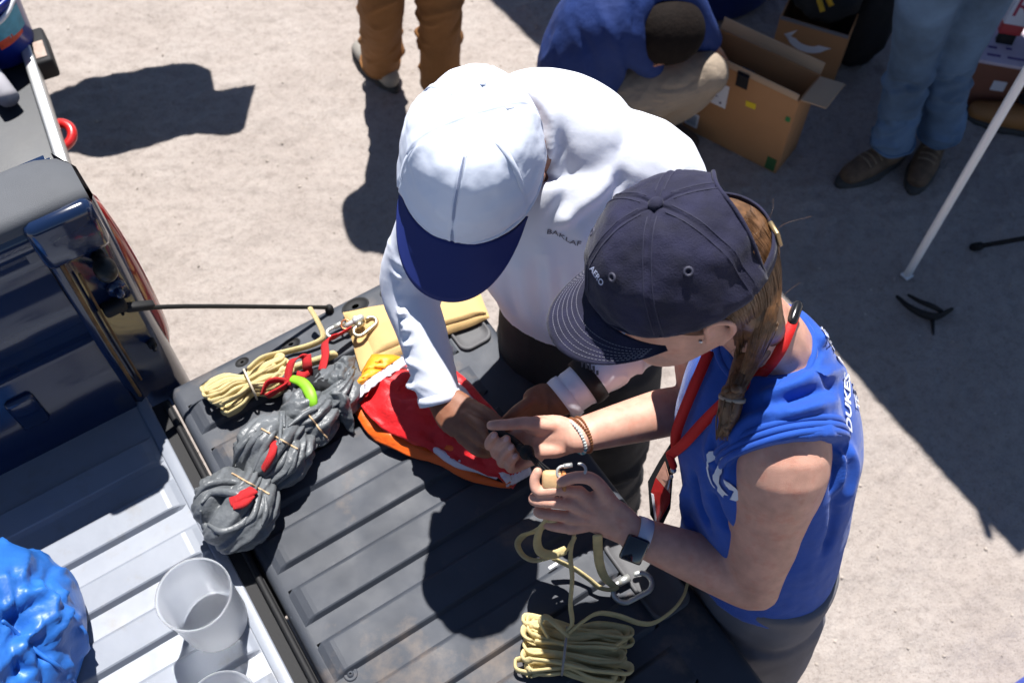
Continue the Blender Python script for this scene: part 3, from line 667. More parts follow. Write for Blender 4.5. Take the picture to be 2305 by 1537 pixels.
M_zinc = MAT('zinc_steel', (.58, .59, .56), .48, metal=.75, var=.1, bump=.05, bs=80); M_zinc2 = MAT('brass_steel', (.50, .42, .28), .35, metal=.9)
M_leather = MAT('tan_leather', (.62, .40, .20), .6, var=.1, vs=60, bump=.2, bs=300)
def flat_cord(mb, pts, w=.0074, t=.0026, k=6): mb.tube(pts, [(w, t)]*len(pts), 10, k=k)
# ---- packed parachute bundle: pleated fabric gathered by rubber bands
pack = thing('parachute_pack', at(610, 1020, ZT), 'grey packed parachute gathered by rubber bands into four lobes on the tailgate', 'parachute')
cp = [(488, 1205), (505, 1178), (528, 1145), (552, 1108), (570, 1078), (592, 1045), (615, 1015), (640, 985), (662, 962), (685, 940), (705, 925), (722, 912), (745, 890), (768, 862), (785, 832)]
rr_ = [.030, .064, .073, .064, .038, .062, .069, .060, .040, .056, .054, .034, .050, .045, .020]
pin = [0, 0, 0, .3, 1, .3, 0, .3, .9, .2, .2, 1, .2, 0, .5]
K = 12; cen = cr([at(x, y, ZT+r*.66) for (x, y), r in zip(cp, rr_)], K); rad = crs(rr_, K); pn = crs(pin, K); n = 180; rows = []
PP = []
for i, c in enumerate(cen):
    T = (cen[min(i+1, len(cen)-1)]-cen[max(i-1, 0)]).normalized(); X = V((T.y, -T.x, 0)).normalized(); Y = X.cross(T)
    for j in range(n): PP.append((c, X, Y, rad[i], pn[i], 2*math.pi*j/n, i/len(cen)))
th = np.array([q[5] for q in PP]); ss = np.array([q[6] for q in PP]); R_ = np.array([q[3] for q in PP]); PNq = np.array([q[4] for q in PP])
Q3 = np.stack([np.cos(th)*1.0, np.sin(th)*1.0, ss*7], 1)
Z0 = np.zeros_like(ss)
n1 = fbm(np.stack([ss*9, Z0, Z0], 1)+3, 1, 2, 41); n2 = fbm(np.stack([ss*7, np.cos(th)*.8, np.sin(th)*.8], 1), 1, 2, 43); n3 = fbm(np.stack([ss*10, np.cos(th)*1.3, np.sin(th)*1.3], 1)+7, 1, 2, 45)
plo = -.13*np.abs(np.cos(3.5*th+2.2*n2))**6-.075*np.abs(np.cos(8*th+3.5*n3))**3-.03*np.abs(np.cos(17*th+5*n3))**2*(.4+PNq)+.10*n2+.03*fbm(Q3, 6, 2, 49)
d = R_*(1+plo*(1+.25*PNq))
# the rolled lips along the middle of the lobes open a dark groove
d *= 1-.30*np.exp(-((th-1.72)/.17)**2)*(1-PNq)*np.clip(1.2*np.sin(ss*9)+.6, 0, 1)
Pn = []
for (c, X, Y, r, p_, a, s_), q in zip(PP, d):
    v = c+X*(q*1.12*math.cos(a))+Y*(q*.86*math.sin(a)); v.z = max(v.z, ZT-.002+.001*math.sin(a*7)); Pn.append(v)
mb = MB(); mb.grid([Pn[i*n:(i+1)*n] for i in range(len(cen))], True); mb.f.append(tuple(range(n))[::-1]); mb.m.append(0); mb.f.append(tuple(range(len(mb.v)-n, len(mb.v)))); mb.m.append(0)
fab = mb.build('fabric', M_chute, pack)
TP = bvh(fab.data)
for a, b in (((522, 1066), (605, 1112)), ((590, 966), (668, 1010)), ((688, 925), (735, 985))):
    mb = MB(); pts = [hit(TP, a[0]+(b[0]-a[0])*t, a[1]+(b[1]-a[1])*t, .0012)[0] for t in [i/10 for i in range(11)]]; mb.tube(pts, .0017, 6, k=3); mb.build('rubber_band', M_rub, pack)
def red_tuck(pts, name='red_ribbon', w=.014):
    mb = MB(); q = [hit(TP, x, y, o_)[0] for x, y, o_ in pts]; mb.tube(q, [(.002, w/2)]+[(.006, w/2)]*(len(q)-2)+[(.002, w/2)], 10, hint=Z_); mb.build(name, M_redw, pack)
red_tuck([(619, 995, .001), (612, 1018, .005), (604, 1038, .005), (592, 1056, .0)]); red_tuck([(520, 1130, .002), (540, 1122, .007), (556, 1118, .006), (572, 1104, .002)], w=.02); red_tuck([(528, 1140, .002), (548, 1134, .007), (566, 1116, .002)], w=.014)
# rolled fabric lips on the lobes (free edges with piping)
for pts, r in (([(440, 1120), (470, 1090), (530, 1085), (560, 1100)], .006), ([(455, 1130), (480, 1108), (535, 1112), (548, 1122)], .007), ([(470, 1180), (500, 1195), (545, 1178), (560, 1150)], .006), ([(545, 1185), (570, 1160), (580, 1120), (588, 1105)], .006), ([(590, 1180), (598, 1150), (598, 1120)], .005), ([(452, 1150), (462, 1180), (490, 1205)], .006), ([(570, 1060), (590, 1020), (608, 985), (618, 972)], .006), ([(600, 1075), (632, 1045), (648, 1010)], .006), ([(625, 1085), (655, 1055), (668, 1020)], .005), ([(600, 905), (635, 930), (640, 960)], .006), ([(650, 960), (690, 930), (712, 920)], .006), ([(545, 1040), (565, 1000), (590, 975)], .006), ([(525, 1050), (540, 1010), (575, 970)], .005)):
    mb = MB(); q = [hit(TP, x, y, r*.15)[0] for x, y in pts]; mb.tube(q, [r*.4]+[r]*(len(q)-2)+[r*.4], 10, k=6); mb.build('fabric_fold', M_chute, pack)
# loose grey skirts and black mesh at the upper end
def cloth(name, corners, mat, par, z, amp=.012, seed=0, sc=18, n=26, dome=.02, th=.002, edge=None):
    """free-form cloth patch: four px corners (a-b along one edge, d-c along the other) with heights"""
    a, b, c, d_ = [at(*q) for q in corners]; rows = []; PP = []
    for i in range(n+1):
        for j in range(n+1):
            s_, t = i/n, j/n; PP.append(a.lerp(b, s_).lerp(d_.lerp(c, s_), t)+Z_*(dome*math.sin(math.pi*s_)*math.sin(math.pi*t)))
    P_ = np.array([tuple(p) for p in PP]); P_[:, 2] += amp*ridge(P_+seed, sc, 2, seed)+amp*.5*fbm(P_, sc*2, 2, seed+1); P_[:, :2] += .004*np.stack([fbm(P_, 25, 2, seed+2), fbm(P_, 25, 2, seed+4)], 1)
    P_[:, 2] = np.maximum(P_[:, 2], z)
    m = n+1; mb = MB(); mb.grid([[V(P_[i*m+j]) for j in range(m)] for i in range(m)]); o_ = mb.build(name, mat, par); q = o_.modifiers.new('t', 'SOLIDIFY'); q.thickness = th; q.offset = -1; return o_
cloth('loose_skirt', ((720, 915, ZT+.03), (798, 975, ZT+.004), (792, 900, ZT+.05), (745, 880, ZT+.07)), M_chute, pack, ZT, .010, 3, 30)
cloth('loose_skirt', ((735, 880, ZT+.05), (790, 900, ZT+.03), (798, 800, ZT+.05), (752, 820, ZT+.065)), M_chute, pack, ZT, .012, 8, 34)
cloth('loose_skirt', ((632, 850, ZT+.03), (665, 900, ZT+.04), (690, 905, ZT+.05), (655, 845, ZT+.045)), M_chute, pack, ZT, .008, 5, 34)
mb = MB(); blob(mb, at(715, 885, ZT+.028), (.05, .036, .036), 6, amp=.25, sc=4); mb.build('black_mesh', M_dark, pack)
mb = MB(); mb.tube([at(*q) for q in ((658, 852, ZT+.075), (682, 862, ZT+.082), (698, 885, ZT+.085), (704, 908, ZT+.08), (702, 925, ZT+.066))], [(.004, .008), (.0055, .010), (.006, .011), (.005, .009), (.003, .005)], 10); mb.build('green_loop', M_green, pack)
def web(name, pts, w=.014, wd=None, mat=M_redw, par=pack, th=.0022):
    mb = MB(); q = [at(*p) for p in pts]; mb.ribbon(q, wd or Z_, w, th); return mb.build(name, mat, par)
web('red_webbing', ((590, 888, ZT+.045), (602, 862, ZT+.06), (625, 855, ZT+.062), (648, 862, ZT+.06), (622, 880, ZT+.058), (600, 892, ZT+.05)), .013, V((.2, .3, 1)))
web('red_webbing', ((648, 868, ZT+.06), (650, 835, ZT+.075), (660, 812, ZT+.085), (685, 803, ZT+.085), (690, 830, ZT+.07)), .015, V((1, .2, .5)))
web('red_webbing', ((690, 798, ZT+.088), (692, 820, ZT+.08), (693, 840, ZT+.06)), .017, V((1, .1, .2)))
web('red_webbing', ((725, 832, ZT+.06), (732, 800, ZT+.06), (733, 768, ZT+.045), (760, 755, ZT+.035), (790, 738, ZT+.03)), [V((1, .1, .1)), V((1, .3, .2)), V((.4, .9, .2))] and .016, V((.9, .6, .3)))
web('red_webbing', ((668, 842, ZT+.07), (685, 845, ZT+.07), (700, 838, ZT+.06)), .013, V((0, 1, .4)))
# ---- cord hanks
def hank(name, p0, p1, n, wid, ht, label, seed, band_t, loops_extra=0, band=M_rubw, w=.0072):
    """elongated coil of flat cord between two ends, waisted at a band"""
    a, b = V(p0), V(p1); d_ = (b-a); L = d_.length; d_.normalize(); s_ = V((-d_.y, d_.x, 0)); r = random.Random(seed)
    t = thing(name, (a+b)/2-Z_*(a.z-ZT), label, 'cord')
    for i in range(n):
        o1 = r.uniform(-1, 1); lay = r.random(); hh = ht*(.2+.75*lay)*(1-.45*o1*o1); sp = .010+.006*r.random(); l0 = -r.uniform(.0, .022); l1 = L+r.uniform(-.006, .024); ce = o1*wid
        pts = []
        def wp(x, y, z):
            x_ = x/L; pinch = 1-.52*math.exp(-((x_-band_t)/.13)**2); pts.append(a+d_*x+s_*((ce+y)*pinch)+Z_*((z)*(1-.25*(1-pinch))))
        g = lambda: r.uniform(-.004, .004)
        for x in (0, .25, .5, .75, 1): wp(L*x+g(), -sp*.5+g(), hh+g()*.5)
        wp(l1, -sp*.3, hh*.95); wp(l1+.006, sp*.4, hh*.7); wp(l1-.002, sp, hh*.6)
        for x in (.8, .5, .2): wp(L*x+g(), sp*.8+g(), max(.004, hh-.007+g()*.5))
        wp(l0, sp*.9, hh*.6); wp(l0-.006, sp*.2, hh*.72); wp(l0, -sp*.4, hh*.9)
        mb = MB(); mb.tube(pts, [(w, .0030)]*len(pts), 8, closed=True, k=4, hint=None); mb.build('cord_loop', M_cord, t)
    c = a+d_*(L*band_t); wb = wid*.56+.012; mb = MB(); mb.tube([c+s_*(wb*math.cos(q))+Z_*(ht*.42+ht*.60*math.sin(q)) for q in [i*math.pi/8 for i in range(16)]], .0022, 6, closed=True, k=2); mb.build('band', band, t)
    return t
hk1 = hank('cord_hank', at(505, 905, ZT+.002), at(628, 852, ZT+.002), 17, .034, .050, 'yellow cord hank beside the grey parachute pack', 5, .52)
hk2 = hank('cord_hank', at(1203, 1463, ZT), at(1378, 1487, ZT), 19, .046, .052, 'yellow cord hank lying in shade near the steel link', 11, .38, band=MAT('grey_band', (.30, .27, .25), .5))
mb = MB(); flat_cord(mb, [at(*q) for q in ((560, 830, ZT+.05), (590, 806, ZT+.045), (640, 793, ZT+.012), (690, 780, ZT+.012), (722, 766, ZT+.014), (727, 752, ZT+.018), (716, 725, ZT+.03), (698, 694, ZT+.045))], .0075, .0034); mb.build('cord_tail', M_cord, hk1)
mb = MB(); flat_cord(mb, [at(*q) for q in ((632, 838, ZT+.035), (680, 822, ZT+.02), (725, 808, ZT+.02), (752, 797, ZT+.03))], .011, .006); mb.build('cord_sleeve', M_cord, hk1)
def ctail(*pts): mb = MB(); flat_cord(mb, [at(*q) for q in pts], .0078, .0026); mb.build('cord_tail', M_cord, hk2)
ctail((1276, 1420, ZT+.05), (1288, 1400, ZT+.06), (1284, 1360, ZT+.08), (1288, 1300, ZT+.11), (1284, 1250, ZT+.14), (1292, 1205, ZT+.17))
ctail((1232, 1432, ZT+.045), (1216, 1400, ZT+.06), (1230, 1388, ZT+.065), (1255, 1408, ZT+.06), (1278, 1428, ZT+.05))
ctail((1280, 1424, ZT+.05), (1310, 1400, ZT+.05), (1345, 1380, ZT+.045), (1390, 1385, ZT+.035), (1440, 1402, ZT+.025), (1475, 1400, ZT+.02), (1515, 1372, ZT+.018), (1538, 1342, ZT+.018), (1548, 1312, ZT+.015))
ctail((1235, 1165, ZT+.19), (1216, 1190, ZT+.16), (1209, 1220, ZT+.13), (1218, 1242, ZT+.11), (1245, 1248, ZT+.10), (1272, 1238, ZT+.10))
ctail((1245, 1172, ZT+.19), (1205, 1195, ZT+.10), (1178, 1205, ZT+.06), (1165, 1225, ZT+.05), (1178, 1250, ZT+.05), (1205, 1261, ZT+.05), (1245, 1252, ZT+.07), (1278, 1236, ZT+.10), (1290, 1215, ZT+.16))
ctail((1248, 1258, ZT+.05), (1290, 1278, ZT+.03), (1325, 1302, ZT+.02), (1350, 1322, ZT+.012), (1378, 1327, ZT+.010), (1390, 1322, ZT+.012))
ctail((1345, 1205, ZT+.18), (1346, 1235, ZT+.13), (1350, 1270, ZT+.08), (1362, 1300, ZT+.04), (1386, 1322, ZT+.012))
mb = MB(); mb.box(at(1245, 1273, ZT+.002), (.018, .006, .003), (A_, H_, Z_), bev=.001); mb.build('paper_scrap', M_lab, None, label='tiny white scrap lying on the shaded tailgate liner', cat='scrap')
# ---- steel quick links
def quick_link(name, c, ax, L, W_, r, label, par=None, gap=True, mat=M_zinc, up=Z_):
    ax = V(ax).normalized(); s_ = V(up).cross(ax).normalized(); t = thing(name, c-Z_*r, label, 'link') if par is None else par
    pts = []
    for i in range(10): q = -math.pi/2+math.pi*i/9; pts.append(c+ax*(L/2-W_/2+W_/2*math.cos(q))+s_*(W_/2*math.sin(q)))
    for i in range(10): q = math.pi/2+math.pi*i/9; pts.append(c-ax*(L/2-W_/2)+ax*(W_/2*math.cos(q))+s_*(W_/2*math.sin(q)))
    # open on the +s side, where the nut leaves a gap
    o_ = c+s_*(W_/2); pts = pts[9:]+pts[:9]
    body_ = [o_+ax*(L/2-W_/2)]+[p for p in reversed(pts[:0])]
    path = []
    for i in range(13): q = math.pi/2-math.pi*i/12; path.append(c+ax*(L/2-W_/2)+ax*(W_/2*math.cos(q))+s_*(W_/2*math.sin(q)))
    for i in range(13): q = -math.pi/2-math.pi*i/12; path.append(c-ax*(L/2-W_/2)+ax*(W_/2*math.cos(q))+s_*(W_/2*math.sin(q)))
    path += [o_-ax*(L*.12)]
    mb = MB(); mb.tube(path, r, 12, k=2); lb = mb.build('link_body', mat, t)
    mb = MB(); mb.tube([o_-ax*(L*.24), o_+ax*(L*.06)], r*1.55, 6, k=1, round_=False); mb.build('hex_nut', mat, t)
    return t
quick_link('quick_link', at(1424, 1322, ZT+.0048), (at(1470, 1298, ZT)-at(1380, 1345, ZT)), .070, .036, .0046, 'open steel quick link lying on the tailgate near the cord hank')
quick_link('quick_link', at(775, 736, ZT+.012), (at(815, 718, ZT)-at(735, 755, ZT)), .072, .020, .0034, 'slim steel quick link joined to the red webbing')
quick_link('quick_link', at(822, 735, ZT+.026), (at(845, 716, ZT)-at(800, 752, ZT)), .052, .022, .0042, 'pale brass quick link lying on the tan cloth', mat=M_zinc2)
t = thing('swivel', at(795, 726, ZT+.01), 'small steel swivel between the two quick links', 'swivel')
mb = MB(); mb.tube([at(782, 732, ZT+.022), at(800, 722, ZT+.026)], .0055, 12, k=1); mb.tube([at(800, 722, ZT+.026), at(812, 716, ZT+.026)], .0078, 12, k=1); mb.build('swivel_body', M_zinc, t)
mb = MB(); c = at(778, 730, ZT+.022); mb.tube([c+V((.009*math.cos(q), .009*math.sin(q), .003*math.sin(q))) for q in [i*math.pi/6 for i in range(12)]], .0022, 8, closed=True, k=2); mb.build('swivel_ring', MAT('copper', (.5, .2, .1), .35, metal=.9), t)
# ---- tan folded cloth
po = thing('tan_cloth', at(930, 745, ZT), 'folded tan protective cloth lying flat under the white sleeve', 'cloth')
def slabcloth(name, px, z0, th, mat, par, seed, n=34, amp=.004):
    a, b, c, d_ = [at(*q, z0) for q in px]; top = []; PP = []
    for i in range(n+1):
        for j in range(n+1):
            s_, t_ = i/n, j/n; e = min(s_, 1-s_, t_, 1-t_); PP.append(a.lerp(b, s_).lerp(d_.lerp(c, s_), t_)+Z_*(th*min(1, (e*9))**.5))
    P_ = np.array([tuple(p) for p in PP]); w_ = np.clip((P_[:, 2]-z0)/th, 0, 1); P_[:, 2] += w_*amp*(fbm(P_+seed, 12, 2, seed)+.7*ridge(P_+seed, 9, 1, seed+2)); P_[:, :2] += .0025*np.stack([fbm(P_, 14, 2, seed+3), fbm(P_, 14, 2, seed+5)], 1)
    m = n+1; mb = MB(); mb.grid([[V(P_[i*m+j]) for j in range(m)] for i in range(m)]); return mb.build(name, mat, par)
slabcloth('lower_fold', ((772, 703), (1078, 655), (1102, 715), (815, 838)), ZT-.001, .012, M_pouch, po, 4)
slabcloth('upper_fold', ((800, 720), (1074, 662), (1094, 704), (842, 800)), ZT+.009, .012, M_pouch, po, 9)
# ---- red, orange and white nylon cloth: stacked folds
bag = thing('nylon_parachute', at(960, 950, ZT), 'red nylon parachute cloth with orange edge and white bands', 'parachute')
Lt = [(838, 800), (800, 868), (782, 893), (812, 940), (850, 985)]
def strip(c0, c1, n): 
    P0 = cr([at(*q) for q in c0], n); P1 = cr([at(*q) for q in c1], n); m_ = min(len(P0), len(P1)); 
    return [P0[round(i*(len(P0)-1)/(24))] for i in range(25)], [P1[round(i*(len(P1)-1)/24)] for i in range(25)]
def loft(name, c0, c1, mat, seed, dome=.02, amp=.006, m=18, sc=20):
    a, b = strip(c0, c1, 8); PP = []
    for i in range(25):
        for j in range(m+1): t_ = j/m; PP.append(a[i].lerp(b[i], t_)+Z_*(dome*math.sin(math.pi*t_)*min(1, i/4+.25)*min(1, (24-i)/4+.3)))
    P_ = np.array([tuple(p) for p in PP]); P_[:, 2] += amp*ridge(P_+seed, sc, 2, seed)+amp*.5*fbm(P_, 40, 2, seed+1); P_[:, 2] = np.maximum(P_[:, 2], ZT)
    mb = MB(); mb.grid([[V(P_[i*(m+1)+j]) for j in range(m+1)] for i in range(25)]); o_ = mb.build(name, mat, bag); q = o_.modifiers.new('t', 'SOLIDIFY'); q.thickness = .0022; q.offset = -1
low_edge = [(782, 893, ZT+.004), (830, 978, ZT+.004), (905, 1020, ZT+.004), (985, 1048, ZT+.004), (1060, 1082, ZT+.004), (1148, 1100, ZT+.004)]
up_edge = [(862, 818, ZT+.02), (960, 815, ZT+.02), (1030, 838, ZT+.02), (1080, 890, ZT+.02), (1130, 950, ZT+.02), (1190, 1060, ZT+.012)]
def mix(a, b, t, dz=0): return [tuple(p*(1-t)+q*t for p, q in zip(x, y))[:2]+(x[2]*(1-t)+y[2]*t+dz,) for x, y in zip(a, b)]
loft('orange_edge', low_edge, mix(low_edge, up_edge, .15, .010), M_org, 3, .004, .005, 10)
loft('red_panel', mix(low_edge, up_edge, .12, .012), mix(low_edge, up_edge, .84, .010), M_redn, 6, .020, .013, 30, 22)
loft('white_band', mix(low_edge, up_edge, .82, .014), mix(low_edge, up_edge, .91, .006), M_whn, 9, .004, .003, 6)
loft('red_border', mix(low_edge, up_edge, .90, .004), up_edge, M_redn, 12, .004, .003, 6)
loft('amber_end', [(838, 800, ZT+.03), (800, 865, ZT+.03), (784, 890, ZT+.02)], [(905, 806, ZT+.035), (842, 848, ZT+.045), (795, 888, ZT+.03)], M_amb, 15, .012, .004, 10)
loft('white_band', [(905, 806, ZT+.040), (842, 848, ZT+.052), (782, 898, ZT+.03)], [(925, 816, ZT+.040), (852, 862, ZT+.054), (792, 912, ZT+.034)], M_whn, 17, .003, .002, 6)
loft('white_band', [(968, 1012, ZT+.016), (1020, 1048, ZT+.022), (1075, 1062, ZT+.022), (1118, 1078, ZT+.02)], [(972, 1004, ZT+.02), (1030, 1032, ZT+.026), (1085, 1042, ZT+.03), (1128, 1070, ZT+.024)], M_whn, 19, .005, .003, 8)
loft('orange_edge', [(1000, 1010, ZT+.03), (1060, 1035, ZT+.034), (1110, 1062, ZT+.03), (1140, 1092, ZT+.02)], [(1010, 1000, ZT+.034), (1075, 1020, ZT+.04), (1125, 1050, ZT+.034), (1155, 1085, ZT+.02)], M_org, 22, .006, .003, 8)
loft('white_band', [(1092, 1010, ZT+.05), (1112, 1045, ZT+.045), (1140, 1090, ZT+.03)], [(1108, 1008, ZT+.05), (1128, 1040, ZT+.045), (1152, 1080, ZT+.03)], M_whn, 24, .003, .002, 6)
loft('white_band', [(1140, 1096, ZT+.012), (1165, 1085, ZT+.02), (1196, 1068, ZT+.02)], [(1132, 1078, ZT+.026), (1160, 1064, ZT+.03), (1190, 1045, ZT+.03)], M_whn, 26, .004, .003, 8)
# ---- held pieces: black swivel cord, leather tab, steel link
hl = thing('leather_tab', at(1245, 1078, 1.10), 'tan leather tab pinched between fingers with black lines attached', 'tab')
mb = MB(); c = at(1242, 1080, 1.190); dx = (at(1262, 1072, 1.190)-at(1226, 1072, 1.190)).normalized(); dy = V((0, .75, .66)); dy = (dy-dx*dy.dot(dx)).normalized()
mb.box(c, (.030, .030, .017), (dx, dy, dx.cross(dy)), bev=.006); mb.build('tab_body', M_leather, hl)
mb = MB(); mb.box(c+dx*.0185-dy*.002, (.007, .030, .016), (dx, dy, dx.cross(dy)), bev=.003); mb.build('tab_edge', MAT('orange_leather', (.50, .20, .06), .6), hl)
for k in range(4):
    o_ = V((.0025*(k-1.5), .0018*(k-1.5), 0)); mb = MB(); mb.tube([at(1192, 1024, 1.152)+o_*.5, at(1212, 1044, 1.178)+o_, at(1230, 1064, 1.196)+o_*1.6], .0013, 6); mb.build('black_line', M_black, hl)
sw = thing('black_swivel', at(1190, 1022, 1.13), 'black cord swivel held between the two pairs of hands', 'swivel')
mb = MB(); mb.tube([at(1072, 965, 1.108), at(1110, 970, 1.128), at(1150, 988, 1.135), at(1180, 1012, 1.142)], [.0055, .007, .0065, .006], 10); mb.build('cord', M_black, sw)
mb = MB(); mb.ell(at(1186, 1018, 1.150), (.0125, .0125, .012), None, 16, 10); mb.tube([at(1172, 1008, 1.146), at(1194, 1026, 1.152)], .0075, 10, k=1); mb.build('ball', M_black, sw)
quick_link('quick_link', at(1286, 1060, 1.204), (at(1312, 1053, 1.2)-at(1262, 1060, 1.2)), .044, .018, .0024, 'small bright steel quick link held with the leather tab', up=V((0, -.5, .86)))
# ---- clear plastic containers in the bed
def tub(px, py, label, r=.0575, h_=.145):
    zb_ = TG+.0035; c = at(px, py, zb_); mb = MB(); n = 56
    pr = [(.004, .0), (r*.86, .0), (r*.91, .004), (r*.93, .012), (r*.985, h_*.93), (r*1.0, h_*.945), (r*1.03, h_*.95), (r*1.03, h_*.995), (r*1.0, h_), (r*.965, h_*.985), (r*.955, h_*.94), (r*.905, .013), (r*.88, .0045), (.004, .004)]
    mb.grid([[c+V((q*math.cos(2*math.pi*i/n), q*math.sin(2*math.pi*i/n), z)) for i in range(n)] for q, z in pr], True)
    return mb.build('plastic_tub', M_tub, None, True, label=label, cat='tub')
M_tub = MAT('translucent_tub', (.92, .93, .95), .42, trans=.86, ior=1.2, bump=.06, bs=50, spec=.4)
tub(488, 1398, 'clear frosted plastic tub standing on the ribbed silver bed floor'); tub(548, 1640, 'second clear plastic tub whose rim shows beside the first tub', r=.055, h_=.14)
# ---- blue tarpaulin bag in the bed
M_tarp = MAT('blue_tarpaulin', (.022, .135, .48), .44, var=.22, vs=12, spec=.6, bump=.2, bs=260, bd=2, wrinkle=.10, wsc=40, wdist=.0008)
bm = bmesh.new(); bmesh.ops.create_icosphere(bm, subdivisions=6, radius=1)
Q_ = np.array([tuple(v.co) for v in bm.verts]); bm.verts.index_update(); fq = [tuple(v.index for v in f.verts) for f in bm.faces]; bm.free()
Q_ *= (1+.07*fbm(Q_, 1.1, 2, 61))[:, None]; Q_ = np.sign(Q_)*np.abs(Q_)**.85*np.array([.18, .165, .150]); Q_[:, 2] = np.maximum(Q_[:, 2], -.075)
c = at(-40, 1488, TG+.0); Q_ += np.array([c.x, c.y, TG+.078])
mb = MB(); mb.add([V(q) for q in Q_], fq); mt_ = mb.mesh('tarp'); Tt = bvh(mt_); HT = lambda x, y: hit(Tt, x, y)[0]
rt = random.Random(5); st = []
for pts, wd, ht in (([(31, 1361), (50, 1395), (72, 1430)], .016, -.034), ([(72, 1430), (100, 1460), (110, 1500)], .012, -.020), ([(117, 1340), (114, 1372), (118, 1404)], .007, .016), ([(150, 1362), (135, 1400), (117, 1451)], .007, .018), ([(168, 1404), (180, 1440), (187, 1478)], .007, .013),
                    ([(31, 1330), (80, 1338), (133, 1345)], .007, .013), ([(60, 1240), (50, 1290), (30, 1330)], .006, .012), ([(120, 1270), (110, 1310), (135, 1345)], .006, -.012), ([(10, 1290), (20, 1340), (31, 1361)], .007, .014), ([(5, 1300), (15, 1330), (8, 1370)], .007, -.014),
                    ([(40, 1430), (70, 1470), (90, 1530)], .007, .012), ([(20, 1440), (40, 1490), (50, 1535)], .007, -.012), ([(140, 1480), (150, 1510), (140, 1537)], .007, .012), ([(160, 1450), (168, 1490), (172, 1530)], .006, -.010), ([(95, 1380), (90, 1410), (100, 1440)], .006, .012), ([(80, 1300), (90, 1320), (70, 1340)], .005, .009)):
    st.append(([HT(*p) for p in pts], wd*1.5, ht*1.25))
for k in range(26):
    x, y = rt.uniform(0, 190), rt.uniform(1230, 1537); an_ = rt.uniform(0, 6.3); l_ = rt.uniform(15, 45)
    st.append(([HT(x, y), HT(x+l_*math.cos(an_)*.5, y+l_*math.sin(an_)*.5+rt.uniform(-4, 4)), HT(x+l_*math.cos(an_), y+l_*math.sin(an_))], rt.uniform(.003, .006), rt.choice((-1, 1))*rt.uniform(.003, .008)))
ctr_ = V((c.x, c.y, TG+.078))
for k in range(70):
    d0 = V((rt.gauss(0, 1), rt.gauss(0, 1), abs(rt.gauss(0, 1))*.8)).normalized(); t0 = d0.orthogonal().normalized(); t0 = (t0*math.cos(k)+d0.cross(t0)*math.sin(k)); pts = []
    for q in (-1, -.4, .3, 1):
        r_ = Tt.ray_cast(ctr_, (d0+t0*(q*rt.uniform(.12, .38))+d0.cross(t0)*rt.uniform(-.04, .04)).normalized()); pts.append(r_[0] if r_[0] else ctr_+d0*.15)
    st.append((pts, rt.uniform(.004, .009), rt.choice((-1, 1))*rt.uniform(.005, .011)))
strokes(mt_, st, lambda c: .003*fbm(c, 9, 2, 3), True)
tarp = put('tarpaulin_bag', mt_, M_tarp, None, label='crumpled blue plastic tarpaulin bag slumped in the truck bed', cat='bag')
mb = MB(); Tt = BVHTree.FromPolygons([v.co+tarp.location for v in tarp.data.vertices], [tuple(p.vertices) for p in tarp.data.polygons]); mb.tube([hit(Tt, x, y, .002)[0] for x, y in ((5, 1400), (40, 1430), (85, 1465), (130, 1500), (165, 1535))], .0035, 8); mb.build('sewn_edge', M_tarp, tarp)
# ================================================================ people
def skin(name, col, r=.5): return MAT(name, col, r, var=.16, vs=34, sss=.12, bump=.5, bs=700, dirt=((col[0]*.95, col[1]*.68, col[2]*.62), 38, .52, .85), bd=2, wdist=.0008, spec=.4)
M_skinW = skin('fair_skin', (.62, .34, .25)); M_skinM = skin('brown_skin', (.24, .105, .06)); M_skinT = skin('tan_skin', (.42, .21, .13))
M_wshirt = MAT('white_sports_shirt', (.74, .77, .86), .65, sheen=.1, wrinkle=.05, wsc=44)  # white cloth, with bluish skylight put into its colour
M_bshirt = MAT('royal_blue_cotton', (.008, .072, .40), .8, var=.10, vs=40, sheen=.25, wrinkle=.10, wsc=30, weave=.25, ws=800)
M_navy = MAT('navy_brim', (.006, .016, .125), .6, weave=.1, ws=900)
M_navycap = MAT('washed_navy_twill', (.0105, .0105, .034), .85, var=.35, vs=30, sheen=.10, bump=.5, bs=500, wrinkle=.12, wsc=40)
M_wcap = MAT('white_cap_cloth', (.70, .75, .86), .6, wrinkle=.06, wsc=40)  # white cap, its base colour tinted with the blue of skylight
M_char = MAT('charcoal_trousers', (.022, .022, .024), .85, var=.15, weave=.3, ws=500, wrinkle=.2)
M_grey = MAT('grey_trousers', (.15, .147, .165), .85, var=.15, weave=.3, ws=500, wrinkle=.2)
M_hair = MAT('light_brown_hair', (.115, .055, .022), .42, var=.5, vs=90, spec=.6)
M_shoe = MAT('shoe_leather', (.05, .04, .035), .6, var=.2)
M_thread = MAT('pale_thread', (.20, .20, .25), .7); M_thread2 = MAT('navy_thread', (.03, .03, .06), .7)
M_eye = MAT('eyelet', (.05, .05, .078), .6)
M_reds = MAT('red_lanyard', (.62, .012, .010), .6, weave=.3, ws=600)
def frame(Fv, Uv):
    Fv = V(Fv).normalized(); Uv = V(Uv); R = Fv.cross(Uv).normalized(); Uv = R.cross(Fv).normalized(); return Fv, R, Uv
